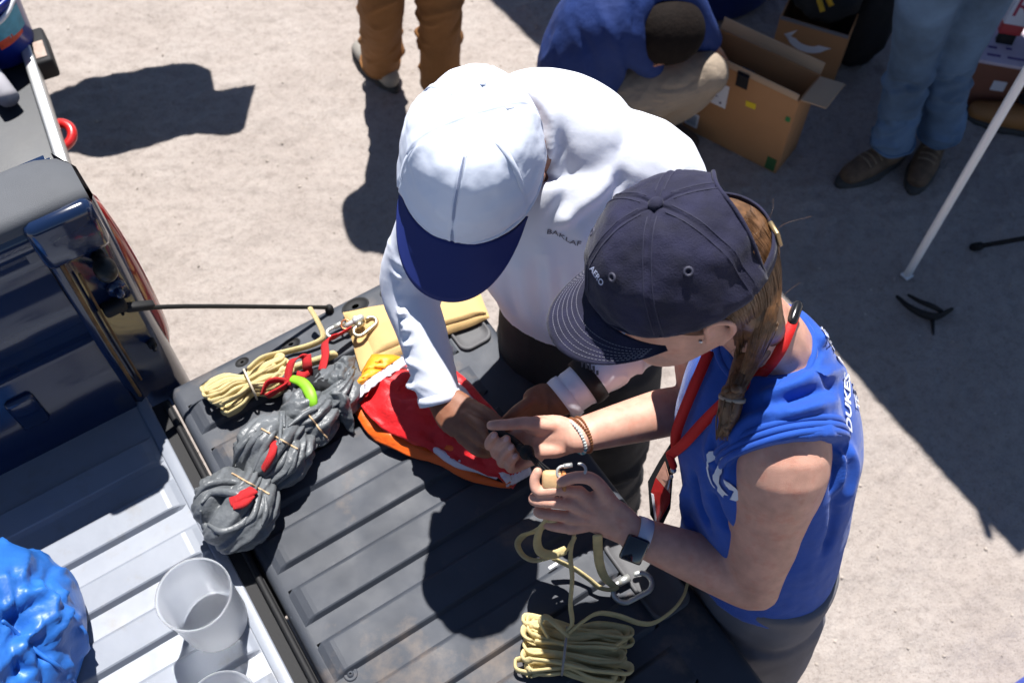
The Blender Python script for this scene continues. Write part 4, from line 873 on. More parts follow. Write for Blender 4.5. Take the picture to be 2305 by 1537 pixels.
def head(mb, C, Fv, Uv, ear=True, s=1.0):
    Fv, R, Uv = frame(Fv, Uv); ax = (Fv, R, Uv); L = lambda f, r, u: C+Fv*f*s+R*r*s+Uv*u*s
    mb.ell(L(-.012, 0, .022), (.097*s, .076*s, .098*s), ax, 28, 18)
    mb.ell(L(.022, 0, -.035), (.072*s, .064*s, .085*s), ax, 24, 16)
    mb.tube([L(-.01, -.052, -.055), L(.05, -.03, -.092), L(.078, 0, -.1), L(.05, .03, -.092), L(-.01, .052, -.055)], [.022*s, .02*s, .021*s, .02*s, .022*s], 10)
    mb.tube([L(.09, 0, .012), L(.103, 0, -.012), L(.112, 0, -.032)], [.009*s, .011*s, .014*s], 8)
    mb.tube([L(.083, -.022, -.062), L(.094, 0, -.064), L(.083, .022, -.062)], [.008*s, .011*s, .008*s], 8)
    mb.tube([L(.075, -.045, .02), L(.09, -.02, .024), L(.093, 0, .02), L(.09, .02, .024), L(.075, .045, .02)], [.011*s]*5, 8)
    if ear:
        for q in (-1, 1):
            mb.tube([L(.006, q*.074, -.040), L(.004, q*.082, -.020), L(.002, q*.088, .004), L(-.014, q*.093, .012), L(-.028, q*.094, .000), L(-.026, q*.090, -.022), L(-.008, q*.080, -.046)], [.006, .005, .005, .0055, .0055, .006, .007], 8)
            mb.ell(L(-.010, q*.078, -.018), (.016, .008, .024), ax, 12, 8)
    return ax
def cap(parent, C, Fv, Uv, hl, hw, hh, mats, panels=6, brimL=.07, opening=True, stitch=True, bang=62, camber=.022, name='cap', seed=1, seamw=.0035, bw=1.0, tilt=.012, lab=None, wr=.004, flat=.8):
    Fv, R, Uv = frame(Fv, Uv); L = lambda f, r, u: C+Fv*f+R*r+Uv*u
    m_cr, m_br = mats
    def pt(az, el, off=0):
        ce, se = math.cos(el), math.sin(el); k = ce**flat
        f = hl*k*math.cos(az); r = hw*k*math.sin(az); u = hh*se**.92
        p = V((f, r, u)); nrm = V((f/hl**2, r/hw**2, u/hh**2+1e-6)).normalized()
        return p, nrm
    n, m = 168, 60; rows = []; pp = []
    for i in range(m+1):
        el = math.pi/2*(i/m)*.997
        for j in range(n):
            az = 2*math.pi*j/n; p, nr = pt(az, el); pp.append((az, el, p, nr))
    P = np.array([tuple(q[2]) for q in pp]); Nn = np.array([tuple(q[3]) for q in pp]); az = np.array([q[0] for q in pp]); el = np.array([q[1] for q in pp])
    d = wr*fbm(P+seed, 22, 3, seed)+wr*.8*ridge(P*np.array([1, 1, 1.6])+seed*2, 14, 2, seed+5)*np.clip(1.15-el, 0.15, 1)
    for q in range(panels):
        a0 = 2*math.pi*q/panels; da = np.abs((az-a0+math.pi) % (2*math.pi)-math.pi)*np.linalg.norm(P[:, :2], axis=1)
        d += .0016*np.exp(-(da/.007)**2)-.0028*np.exp(-(da/seamw*1.6)**2)
    P2 = P+Nn*d[:, None]
    mb = MB(); W = [L(*p) for p in P2]; fs = []
    def inop(j, i):
        if not opening: return False
        a = abs(((2*math.pi*(j+.5)/n)-math.pi)); e = math.pi/2*(i+.5)/m
        return e < 1.0*math.sqrt(max(0, 1-(a/.82)**2)) and e > .0
    for i in range(m):
        for j in range(n):
            if not inop(j, i): fs.append((i*n+j, i*n+(j+1) % n, (i+1)*n+(j+1) % n, (i+1)*n+j))
    W.append(L(0, 0, hh+.0005)); fs += [(m*n+j, m*n+(j+1) % n, len(W)-1) for j in range(n)]; mb.add(W, fs)
    root = mb.build(name, m_cr, parent, True, label=lab)
    so_ = root.modifiers.new('thick', 'SOLIDIFY'); so_.thickness = .003; so_.offset = 1
    TCp = bvh(root.data)
    def onc(a, e, off):
        p, nr = pt(a, e); wn = Fv*nr.x+R*nr.y+Uv*nr.z; r_ = TCp.ray_cast(L(*p)+wn*.03, -wn, .06); return (r_[0] if r_[0] else L(*p))+wn*off, wn
    # sweat band edge
    mb = MB(); mb.tube([L(*(pt(2*math.pi*j/60, 0.0)[0]*1.003)) for j in range(60)], (.0022), 6, closed=True, k=1) if not opening else mb.tube([L(*(pt(a, 0.0)[0]*1.002)) for a in [-2.32+4.64*j/50 for j in range(51)]], .0022, 6, k=1)
    if opening:
        arc = []
        for k in range(25):
            t = -1+2*k/24; a = math.pi+t*.82; e = 1.0*math.sqrt(max(0, 1-t*t)); arc.append(L(*(pt(a, e)[0]*1.01)))
        mb.tube(arc, .0028, 8, k=1)
    mb.build('edge_binding', m_cr, root)
    if opening:   # strap bridging the opening
        mb = MB(); pts = [L(*(pt(math.pi+t*.84, .03)[0]*1.0)) for t in (-1, -.6, -.2, .2, .6, 1)]
        mb.ribbon(pts, Uv, .021, .003); mb.build('strap', m_cr, root)
        mb = MB(); mb.box(L(*(pt(math.pi+.22, .03)[0]*1.015)), (.006, .024, .026), (Fv, R, Uv), bev=.002); mb.build('buckle', MAT('brass', (.35, .26, .14), .4, metal=.8), root)
    # button and eyelets
    if stitch:
        mb = MB(); mb.ell(L(0, 0, hh*1.0+.002), (.0092, .0092, .006), (Fv, R, Uv), 16, 8); mb.build('button', m_cr, root)
        for q in range(panels):
            a = 2*math.pi*(q+.5)/panels
            if opening and abs(a-math.pi) < .75: continue
            p, nr = pt(a, .72); T = V((-p.y, p.x, 0)).normalized(); B = nr.cross(T)
            mb = MB(); mb.tube([onc(a, .72, .0006)[0]+(Fv*T.x+R*T.y+Uv*T.z)*(.0046*math.cos(t*math.pi/6))+(Fv*B.x+R*B.y+Uv*B.z)*(.0046*math.sin(t*math.pi/6)) for t in range(12)], .0016, 6, closed=True, k=1); mb.build('eyelet', M_eye, root)
        mb = MB()
        for q in range(panels):
            for of in (-.0055, .0055):
                pts = []
                for i in range(14):
                    e = .05+1.40*i/13; rr = max(.01, hl*math.cos(e)**flat); a = 2*math.pi*q/panels+of/rr
                    if opening and abs((a-math.pi)) < .8 and e < 1.0: continue
                    pts.append(onc(a, e, .0005)[0])
                if len(pts) > 3: mb.tube(pts, .0007, 4, k=1)
        mb.build('seam_stitching', M_thread2, root)
    else:
        for q in (0, 1, 2, 3, 4, 5)[:panels]:
            pts = []
            for i in range(16):
                e = .02+1.35*i/15; p, nr = pt(2*math.pi*q/panels, e); pts.append(L(*(p+nr*.0006)))
            mb = MB(); mb.ribbon(pts, R if q == 0 else Uv.cross(Fv*math.cos(2*math.pi*q/panels)+R*math.sin(2*math.pi*q/panels)), .007, .0012, k=2); mb.build('seam_tape', m_cr, root)
            if q == 0:
                mb = MB()
                for i in range(44):
                    e0_, e1_ = .03+1.3*i/44, .03+1.3*(i+.75)/44
                    for sg in (-1, 1):
                        a_, b_ = pt(sg*.022, e0_), pt(-sg*.022, e1_); mb.tube([L(*(a_[0]+a_[1]*.0022)), L(*(b_[0]+b_[1]*.0022))], .0005, 4, k=1, round_=False)
                mb.build('seam_stitching', MAT('pale_blue_thread', (.38, .42, .55), .6), root, False)
    # brim
    def br(s, t, dz=0):
        a = math.radians(bang)*s; b = V((hl*math.cos(a), hw*math.sin(a), 0)); ex = brimL*max(0, (1-abs(s)**2.6))**.55
        p = b+V((ex*t, b.y*.10*t*bw*(1-abs(s)*.3), 0)); p.z = -camber*(p.y/hw)**2-tilt*t*max(0, (1-s*s))+dz+.001; return p
    mb = MB(); ss = [-1+2*i/40 for i in range(41)]; ts = [i/12 for i in range(13)]
    mb.grid([[L(*br(s, t)) for s in ss] for t in ts])
    bo_ = mb.build('brim', m_br, root); q = bo_.modifiers.new('thick', 'SOLIDIFY'); q.thickness = .0035; q.offset = 0
    if stitch:
        mb = MB()
        for k in range(6):
            t = .34+.105*k; 
            for i in range(56):
                s = -.93+1.86*i/56; 
                mb.tube([L(*br(s, t, .0024)), L(*br(s+.022, t, .0024))], .00040, 4, k=1, round_=False)
        mb.build('brim_stitching', M_thread, bo_, False)
    return root, pt, L
def calm(me, keep, rad, it=14):
    """extra smoothing away from the hands"""
    bm = bmesh.new(); bm.from_mesh(me); vs = [v for v in bm.verts if all((v.co-k).length > rad for k in keep)]
    for _ in range(it): bmesh.ops.smooth_vert(bm, verts=vs, factor=.5, use_axis_x=True, use_axis_y=True, use_axis_z=True)
    bm.to_mesh(me); bm.free()
def finger(mb, pts, r0, r1): 
    k = len(pts); mb.tube(pts, [r0+(r1-r0)*i/(k-1) for i in range(k)], 10, k=4)
def nail(par, tip, prev, up, w=.0065):
    d = (tip-prev).normalized(); n = (V(up)-d*V(up).dot(d)).normalized(); s = d.cross(n)
    mb = MB(); mb.ell(tip+n*.0055-d*.001, (.0065, w*.72, .0018), (d, s, n), 12, 6); return mb
J = at
# ---------------------------------------------------------------- man in the white shirt and white cap
mP = math.radians(15); yaw = math.radians(-13); hd_ = V((math.sin(yaw), -math.cos(yaw), 0))
mF = hd_*math.cos(mP)-Z_*math.sin(mP); mU = hd_*math.sin(mP)+Z_*math.cos(mP)+V((.12, 0, 0)); mF, mR, mU = frame(mF, mU)
mC = J(1062, 374, 1.590)-mU*.035
man = thing('person', V((.15, 1.0, 0)), 'person in white long-sleeved shirt and white cap with navy brim leaning over the tailgate', 'person')
mb = MB(); head(mb, mC, mF, mU)
mRs, mLs = V((-.088, 1.055, 1.435)), V((.225, 1.035, 1.43))
mRe, mLe = J(918, 632, 1.20), J(1520, 705, 1.17)
mRw, mLw = J(990, 893, 1.085), J(1262, 903, 1.10)
neck = V((.01, 1.02, 1.51))
mb.tube([V((.12, 1.05, 1.0)), V((.07, 1.045, 1.3)), V((.03, 1.06, 1.46)), neck, mC-mF*.03-mU*.03], [.08, .09, .08, .058, .055], 14)
mb.tube([neck-Z_*.05, mRs, mRe, mRw], [.05, .045, .036, .027], 12); mb.tube([neck-Z_*.05, mLs, mLe, mLw], [.05, .045, .036, .027], 12)
# right hand (back of the hand up, fingers pinching the black cord)
def hand(mb, wrist, palm, fingers, r0, r1, thumb, rt=None, pw=(.022, .013), hint=None):
    mb.tube([wrist]+palm, [(.027, .02)]+[pw]*len(palm), 12, hint=hint, k=4)
    for f in fingers: mb.tube([palm[-1].lerp(wrist, .45), f[0]], [r0*1.15, r0*1.15], 10, k=3); finger(mb, f, r0, r1)
    finger(mb, thumb, r0*1.25, r1*1.1)
hx = (J(1040, 990, 1.08)-J(1060, 900, 1.10)).normalized()
hand(mb, mRw, [J(1018, 922, 1.092), J(1045, 945, 1.092)], [
    [J(1062, 912, 1.105), J(1098, 930, 1.125), J(1124, 950, 1.128), J(1140, 962, 1.120)],
    [J(1056, 938, 1.105), J(1088, 962, 1.125), J(1100, 985, 1.112), J(1090, 995, 1.10)],
    [J(1050, 965, 1.095), J(1086, 992, 1.108), J(1108, 1006, 1.095), J(1100, 1012, 1.08)],
    [J(1042, 985, 1.08), J(1070, 1012, 1.09), J(1095, 1020, 1.078), J(1105, 1016, 1.07)]], .0108, .0085,
    [J(1030, 925, 1.08), J(1062, 948, 1.075), J(1090, 966, 1.088), J(1112, 975, 1.10)], pw=(.037, .017), hint=hx)
hx = (J(1205, 940, 1.07)-J(1215, 885, 1.10)).normalized()
hand(mb, mLw, [J(1225, 905, 1.095), J(1200, 915, 1.095)], [
    [J(1196, 902, 1.11), J(1165, 922, 1.115), J(1140, 945, 1.10), J(1128, 958, 1.085)],
    [J(1190, 916, 1.10), J(1160, 940, 1.10), J(1140, 958, 1.085), J(1130, 968, 1.07)],
    [J(1192, 932, 1.088), J(1165, 955, 1.085), J(1145, 968, 1.07), J(1138, 972, 1.06)],
    [J(1196, 945, 1.075), J(1172, 965, 1.07), J(1155, 975, 1.06), J(1150, 978, 1.05)]], .0105, .0085,
    [J(1225, 920, 1.08), J(1195, 940, 1.075), J(1170, 952, 1.08), J(1150, 962, 1.085)], pw=(.034, .016), hint=hx)
me = remesh(mb, .0028, 4); calm(me, [J(1070, 960, 1.09), J(1180, 930, 1.09)], .10, 6); body = put('body', me, M_skinM, man)
# shirt
LAT = (mLs-mRs).normalized()
mb = MB()
mb.tube([V((.125, 1.052, 1.085)), V((.122, 1.048, 1.125)), V((.095, 1.045, 1.22)), V((.065, 1.045, 1.34)), V((.05, 1.06, 1.43)), V((.045, 1.068, 1.485)), V((.02, 1.045, 1.525)), V((.005, 1.02, 1.54))],
        [(.158, .118), (.156, .117), (.162, .122), (.172, .13), (.168, .12), (.135, .095), (.075, .075), (.06, .062)], 36, hint=LAT, round_=False)
mb.tube([V((.0, 1.06, 1.45)), mRs+V((.0, 0, .0)), mRs.lerp(mRe, .5), mRe, mRe.lerp(mRw, .45), mRe.lerp(mRw, 1.0)], [.08, .062, .054, .049, .043, .037], 20, round_=False)
mb.tube([V((.1, 1.06, 1.44)), mLs, mLs.lerp(mLe, .5), mLe, mLe.lerp(mLw, .45), mLe.lerp(mLw, .97)], [.085, .07, .057, .05, .043, .036], 20, round_=False)
mb.tube([V((.06, 1.10, 1.42)), V((.05, 1.11, 1.47)), V((.02, 1.09, 1.5))], [(.13, .07), (.11, .07), (.08, .06)], 20, hint=LAT)
me = remesh(mb, .0046, 9)
st = []
T_ = bvh(me); HP = lambda *q: hit(T_, *q)[0]
# drawn folds: raised ridges and valleys across the chest, sleeves and back
for pts, wd, ht in (([(1195, 250), (1240, 340), (1238, 430), (1205, 520)], .010, .010), ([(1215, 255), (1270, 350), (1275, 430), (1225, 520)], .008, -.008), ([(1385, 330), (1360, 420), (1300, 470), (1215, 530)], .010, .011), ([(1400, 360), (1385, 430), (1320, 490), (1240, 530)], .008, -.009),
                    ([(1240, 470), (1300, 520), (1330, 600), (1330, 680)], .010, .009), ([(1205, 520), (1230, 600), (1240, 690), (1250, 760)], .010, .011), ([(1170, 560), (1180, 650), (1200, 740)], .010, .010), ([(1150, 600), (1145, 660), (1165, 720)], .008, -.009), ([(1215, 560), (1215, 650), (1225, 740)], .008, -.011),
                    ([(1270, 600), (1290, 690), (1310, 770)], .010, .010), ([(1255, 590), (1270, 680), (1285, 760)], .007, -.008)):
    st.append(([HP(*p) for p in pts], wd*1.45, ht*.62))
def rings(a, b, n, w_, h_, rad, seed):
    r = random.Random(seed)
    for i in range(n):
        t = (i+.5)/n+r.uniform(-.03, .03); c = a.lerp(b, t); d = (b-a).normalized(); x = d.orthogonal().normalized(); y = d.cross(x); a0 = r.random()*6.3; span = r.uniform(2.2, 4.6)
        st.append(([c+(x*math.cos(a0+span*k/6)+y*math.sin(a0+span*k/6))*rad+d*(r.uniform(-.008, .008)+.014*math.sin(k)) for k in range(7)], w_*r.uniform(.7, 1.2), h_*r.uniform(.6, 1.2)))
rings(mRe.lerp(mRs, .25), mRw, 22, .0055, .0085, .043, 3); rings(mRs, mRe, 7, .008, .004, .058, 4); rings(mLe, mLw, 9, .006, .004, .041, 5); rings(mLs, mLe, 8, .009, .005, .058, 6)
strokes(me, st, lambda c: .0007*fbm(c, 22, 3, 3))
shirt = put('shirt', me, M_wshirt, man); T_ = bvh(me)
# printed word on the chest, partly folded away
mb = MB()
vs, fs = text_mesh('BAKLAF', 1.0, .25, .012)
xs_ = [v.x for v in vs]; x0, x1 = min(xs_), max(xs_)
def chest(v):
    t = (v.x-x0)/(x1-x0); px = 1230+80*t; py = 521+27*(t-.15*math.sin(t*6.28)) ; return hit(T_, px-v.y*3, py-v.y*15, .0012)[0]
mb.add([chest(v) for v in vs], fs); mb.build('chest_lettering', MAT('grey_print', (.13, .14, .17), .5), shirt, False)
# cuffs and watch
def ring_band(name, par, c, d, r, wdt, mat, th=.0025, n=28):
    d = d.normalized(); x = d.orthogonal().normalized(); y = d.cross(x); mb = MB()
    prof = ((-wdt/2, 0), (-wdt/2, th), (0, th*1.25), (wdt/2, th), (wdt/2, 0), (-wdt/2, 0))
    mb.grid([[c+d*q+(x*math.cos(2*math.pi*i/n)+y*math.sin(2*math.pi*i/n))*(r+e) for i in range(n)] for q, e in prof], True); return mb.build(name, mat, par)
ring_band('cuff', shirt, mRe.lerp(mRw, 1.005), mRw-mRe, .0345, .016, M_wshirt, .004); ring_band('cuff', shirt, mLe.lerp(mLw, .96), mLw-mLe, .034, .02, M_wshirt, .005)
wt = ring_band('watch', man, mLe.lerp(mLw, .76), mLw-mLe, .0385, .024, M_black, .004); wt['label'] = 'black rubber sports watch over the white cuff'
mb = MB(); c = hit(T_, 1322, 862, .006)[0]
for i in range(5): mb.box(mLe.lerp(mLw, .76)+(V((.012*(i-2)*.5, -.012*(i-2)*.3, .0445-.002*abs(i-2)))), (.004, .012, .002), None)
mb.build('strap_slots', MAT('slot_grey', (.12, .12, .13), .5), wt, False)
# cap
mcap, mpt, mL_ = cap(man, mC+mU*.035-mF*.002, mF, mU, .112, .094, .128, (M_wcap, M_navy), panels=6, brimL=.067, opening=False, stitch=False, bang=66, camber=.026, seed=3, wr=.0032, lab='white cap with plain navy brim', flat=.55, tilt=.050, bw=.2)
mb = MB(); mb.tube([mC+mF*.06+V((.075, 0, .0))+mU*.015, mC+mF*.02+V((.09, 0, 0))+mU*.012], .004, 8); mb.build('glasses_arm', M_black, man)
# trousers and shoes
def legs(par, hip, lat, feet, knees, mat, shoe, rh=(.165, .125), rk=.075, ra=.062, top=.0, fdir=None, vox=.009, toe=.15, hem=.03, fold=.010):
    mb = MB(); lat = V(lat).normalized()
    mb.tube([hip+Z_*(.11+top), hip+Z_*.02, hip-Z_*.06], [(rh[0]*.97, rh[1]*.95), rh, (rh[0]*.98, rh[1])], 28, hint=lat, round_=False)
    for i, s in enumerate((-1, 1)):
        h0 = hip+lat*(s*rh[0]*.5)-Z_*.05; mb.tube([h0, h0.lerp(knees[i], .5), knees[i], knees[i].lerp(feet[i]+Z_*.08, .5), feet[i]+Z_*(.055+hem)], [(rh[0]*.56, rh[1]*.95), rk*1.25, rk, rk*.95, ra], 18, hint=lat, round_=False)
    me = remesh(mb, vox, 5); stx = []
    r = random.Random(int(abs(hip.x)*1000))
    for i in range(2):
        for k in range(20):
            t = r.random()*1.15-.15; c = (knees[i].lerp(feet[i]+Z_*.08, t)); a0 = r.random()*6.3
            stx.append(([c+V((math.cos(a0+.5*q), math.sin(a0+.5*q), 0))*rk*.95+Z_*(.02*math.sin(q+k)+.012*q) for q in range(5)], .0095, r.choice((-1, 1, 1))*fold))
    strokes(me, stx, lambda c: .003*fbm(c, 16, 2, 8))
    tr = put('trousers', me, mat, par)
    for i in range(2):
        c_ = feet[i]+Z_*(.062+hem); dd_ = (knees[i]-feet[i]).normalized(); x_ = dd_.orthogonal().normalized(); y_ = dd_.cross(x_); mb = MB(); mb.tube([c_+(x_*math.cos(q*math.pi/8)+y_*math.sin(q*math.pi/8))*(ra*1.0)+dd_*(.004*math.sin(q*1.9)) for q in range(16)], .0045, 6, closed=True, k=2); mb.build('hem', mat, tr)
    for i in range(2):
        fd = V(fdir[i]).normalized(); sd = V((-fd.y, fd.x, 0)); f0 = feet[i]
        mb = MB(); mb.tube([f0-fd*.06+Z_*.05, f0+fd*.0+Z_*.055, f0+fd*.08+Z_*.045, f0+fd*toe+Z_*.036], [(.036, .045), (.04, .05), (.046, .042), (.038, .03)], 16, hint=sd)
        mb.tube([f0-fd*.015+Z_*.04, f0-fd*.012+Z_*(.12+hem)], [.045, .046], 14, k=2, round_=False)
        me = remesh(mb, .007, 4); sh = put('shoe', me, shoe[0], par)
        mb = MB(); pl = []
        for k in range(24):
            a = 2*math.pi*k/24; wv = .046 if math.cos(a) > 0 else .039; pl.append((toe*.5-.025+(toe/2+.075)*math.cos(a), wv*1.1*math.sin(a)))
        mb.prism(pl, .002, .022, (V((f0.x, f0.y, 0)), fd, sd, Z_)); mb.build('sole', shoe[1], sh)
    return tr
M_sole = MAT('rubber_sole', (.05, .048, .045), .8)
legs(man, V((.132, 1.05, .965)), LAT, [V((.09, 1.12, 0)), V((.27, 1.04, 0))], [V((.085, 1.09, .5)), V((.225, .995, .5))], M_char, (M_shoe, M_sole), rh=(.16, .118), fdir=[(-.1, -1, 0), (.1, -1, 0)], top=.0, toe=.13)
# ---------------------------------------------------------------- woman in the navy cap and blue T-shirt
wC = J(1540, 632, 1.565); wF = V((-.88, -.27, -.34)); wU = V((-.37, .06, .93)); wF, wR, wU = frame(wF, wU)
wom = thing('person', V((.44, .59, 0)), 'person in washed navy cap and royal blue sleeveless T-shirt with a brown braid', 'person')
wLs, wRs = V((.376, .607, 1.332)), V((.30, .865, 1.335))
wLe, wRe = J(1702, 1308, 1.065), J(1572, 908, 1.105)
wLw, wRw = J(1428, 1203, 1.118), J(1292, 983, 1.14)
wN = V((.352, .735, 1.425))
mb = MB(); head(mb, wC, wF, wU, s=.97)
mb.tube([V((.42, .62, 1.0)), V((.40, .69, 1.2)), V((.37, .735, 1.34)), wN, wC-wF*.035-wU*.05], [.08, .09, .08, .054, .05], 14)
mb.tube([V((.375, .70, 1.36)), wLs, wLs.lerp(wLe, .35), wLs.lerp(wLe, .8), wLe, wLe.lerp(wLw, .25), wLe.lerp(wLw, .7), wLw], [.062, .067, .064, .055, .046, .0455, .036, (.031, .025)], 22)
mb.tube([V((.355, .76, 1.36)), wRs, wRs.lerp(wRe, .5), wRe, wRe.lerp(wRw, .3), wRe.lerp(wRw, .75), wRw], [.06, .058, .048, .041, .041, .033, (.029, .023)], 20)
hx = (J(1330, 1215, 1.07)-J(1345, 1085, 1.16)).normalized()
hand(mb, wLw, [J(1385, 1172, 1.125), J(1325, 1145, 1.135)], [
    [J(1304, 1108, 1.165), J(1255, 1102, 1.180), J(1212, 1106, 1.178), J(1203, 1082, 1.188), J(1210, 1062, 1.198)],
    [J(1288, 1135, 1.150), J(1240, 1130, 1.163), J(1202, 1126, 1.158), J(1212, 1112, 1.140), J(1235, 1105, 1.140)],
    [J(1280, 1163, 1.128), J(1240, 1158, 1.138), J(1212, 1152, 1.128), J(1225, 1140, 1.110), J(1245, 1130, 1.110)],
    [J(1285, 1188, 1.105), J(1252, 1184, 1.110), J(1232, 1178, 1.100), J(1243, 1168, 1.085), J(1258, 1160, 1.085)]], .0100, .0078,
    [J(1380, 1135, 1.15), J(1338, 1082, 1.180), J(1298, 1074, 1.198), J(1264, 1084, 1.204)], pw=(.037, .016), hint=hx)
hx = (J(1215, 1035, 1.11)-J(1215, 935, 1.155)).normalized()
hand(mb, wRw, [J(1255, 982, 1.138), J(1212, 985, 1.125)], [
    [J(1190, 965, 1.125), J(1140, 985, 1.105), J(1104, 1003, 1.118), J(1103, 992, 1.140), J(1112, 980, 1.152)],
    [J(1192, 985, 1.115), J(1150, 1008, 1.092), J(1116, 1022, 1.102), J(1122, 1005, 1.130), J(1140, 988, 1.150)],
    [J(1198, 1008, 1.105), J(1160, 1030, 1.082), J(1130, 1042, 1.092), J(1135, 1024, 1.122), J(1150, 1007, 1.142)],
    [J(1208, 1030, 1.10), J(1175, 1046, 1.08), J(1150, 1054, 1.088), J(1150, 1040, 1.112), J(1160, 1026, 1.128)]], .0098, .0076,
    [J(1255, 960, 1.15), J(1188, 952, 1.165), J(1145, 955, 1.172), J(1106, 957, 1.172)], pw=(.036, .015), hint=hx)
mb.ell(J(1215, 958, 1.148), (.03, .018, .013), None, 14, 8); mb.ell(J(1240, 1012, 1.128), (.034, .014, .012), ((J(1180, 1020, 1.12)-J(1285, 1010, 1.13)).normalized(), V((0, 1, 0)), Z_), 14, 8)
me = remesh(mb, .0026, 3); calm(me, [J(1270, 1120, 1.15), J(1160, 990, 1.13)], .12); body = put('body', me, M_skinW, wom); TB = bvh(me)
M_nail = MAT('nail', (.72, .45, .38), .25, spec=.6)
for tip, pv in ((J(1112, 980, 1.152), J(1103, 992, 1.140)), (J(1140, 988, 1.150), J(1122, 1005, 1.130)), (J(1150, 1007, 1.142), J(1135, 1024, 1.122)), (J(1160, 1026, 1.128), J(1150, 1040, 1.112))):
    d = -ray(1140, 990).normalized(); p, nr = hit(TB, *(lambda q: (1152.5+q.x/((q-V((0, 0, CZ))).dot(FW))*F, 768.5-(q-V((0, 0, CZ))).dot(UP)/((q-V((0, 0, CZ))).dot(FW))*F))(tip), -.0007)
    dr = (tip-pv); dr = (dr-nr*dr.dot(nr)).normalized(); mb = MB(); mb.ell(p, (.0062, .0042, .0014), (dr, dr.cross(nr), nr), 12, 6); mb.build('fingernail', M_nail, body)
# T-shirt
LW = (wLs-wRs); LW.z = 0; LW.normalize()
mb = MB()
mb.tube([V((.410, .600, .975)), V((.408, .615, 1.06)), V((.395, .65, 1.16)), V((.382, .685, 1.25)), V((.368, .72, 1.335)), V((.365, .733, 1.385)), V((.362, .735, 1.418))],
        [(.150, .120), (.146, .120), (.150, .127), (.150, .135), (.122, .115), (.095, .088), (.072, .066)], 36, hint=LW, round_=False)
mb.tube([V((.375, .69, 1.355)), V((.372, .650, 1.345)), V((.377, .606, 1.334))], [.084, .089, .088], 22, round_=False, k=3)
mb.tube([V((.345, .78, 1.35)), wRs, wRs.lerp(wRe, .12)], [.075, .072, .066], 22, round_=False, k=3)
me = remesh(mb, .0042, 6)
T_ = bvh(me); HP = lambda *q: hit(T_, *q)[0]; st = []
for pts, wd, ht in (([(1900, 830), (1830, 850), (1760, 880), (1700, 890)], .010, .008), ([(1890, 870), (1820, 885), (1750, 905)], .009, -.008), ([(1890, 900), (1820, 920), (1740, 940)], .009, .007), ([(1870, 935), (1800, 955), (1740, 965)], .008, -.005),
                    ([(1830, 700), (1850, 760), (1830, 800)], .009, .006), ([(1860, 745), (1845, 790), (1800, 830)], .008, -.006), ([(1760, 920), (1680, 950), (1640, 1000)], .009, .006), ([(1650, 900), (1600, 1000), (1610, 1060)], .012, .006), ([(1560, 1050), (1570, 1130), (1600, 1190)], .010, -.008),
                    ([(1545, 1080), (1550, 1150), (1570, 1200)], .010, .008), ([(1600, 1100), (1620, 1160), (1650, 1200)], .009, -.007), ([(1630, 960), (1640, 1040), (1640, 1100)], .010, .006), ([(1900, 1000), (1920, 1050), (1890, 1150)], .012, .006), ([(1880, 1100), (1880, 1180), (1850, 1260)], .012, -.006),
                    ([(1860, 990), (1890, 1030), (1885, 1110)], .006, .006), ([(1845, 985), (1875, 1040), (1870, 1120)], .005, -.006)): st.append(([HP(*p) for p in pts], wd*.9, ht*1.7))
strokes(me, st, lambda c: .0014*fbm(c, 20, 3, 5))
shirt = put('t_shirt', me, M_bshirt, wom); T_ = bvh(me)
def tor(name, par, pts, r, mat, k=4): mb = MB(); mb.tube(pts, r, 8, closed=True, k=k); return mb.build(name, mat, par)
# sleeve roll and neck band
c = V((.377, .606, 1.332)); d = (wLs-wRs).normalized(); d = (d-Z_*.12+V((-.12, 0, 0))).normalized(); x = d.orthogonal().normalized(); y = d.cross(x)
for q, r in ((0, .0865), (-.009, .088), (-.018, .0885)): tor('sleeve_roll', shirt, [c+d*q+(x*math.cos(a)+y*math.sin(a))*(r+.0012*math.sin(5*a+q*90)) for a in [i*math.pi/9 for i in range(18)]], .0052, M_bshirt)
c = wN+V((.0, 0, -.012)); tor('neck_band', shirt, [c+LW*(.070*math.cos(a))+V((-LW.y, LW.x, 0))*(.064*math.sin(a))+Z_*(.012*math.sin(a)-.004) for a in [i*math.pi/9 for i in range(18)]], .0055, M_bshirt)
# front emblem: swoosh and bird-like blade, back lettering
M_print = MAT('white_print', (.72, .74, .80), .55)
z7 = lambda pts: [(1440+x/6.404, 1000+y/6.404) for x, y in pts]
mb = decal(T_, [z7([(970, 130), (1000, 88), (1060, 80), (1100, 100), (1105, 140), (1140, 205), (1105, 180), (1085, 140), (1040, 132), (1005, 165), (998, 240), (1005, 340), (1030, 460), (1065, 560), (1110, 615), (1085, 605), (1040, 540), (1000, 440), (980, 330), (978, 220)]),
                z7([(1185, 100), (1240, 82), (1215, 200), (1212, 400), (1180, 450), (1160, 540), (1200, 620), (1290, 718), (1250, 710), (1195, 650), (1225, 755), (1190, 720), (1130, 650), (1140, 600), (1075, 500), (1070, 430), (1090, 440), (1100, 350), (1160, 250), (1185, 180)]),
                z7([(1225, 490), (1260, 550), (1320, 590), (1400, 620), (1450, 700), (1455, 770), (1400, 800), (1310, 775), (1380, 785), (1420, 760), (1415, 710), (1380, 660), (1290, 620), (1240, 560)])], .0030, 3.0)
mb.build('chest_emblem', M_print, shirt, True)
mb = MB(); vs, fs = text_mesh("DUKES", 1.0, .2, .03); x0 = min(v.x for v in vs); x1 = max(v.x for v in vs)
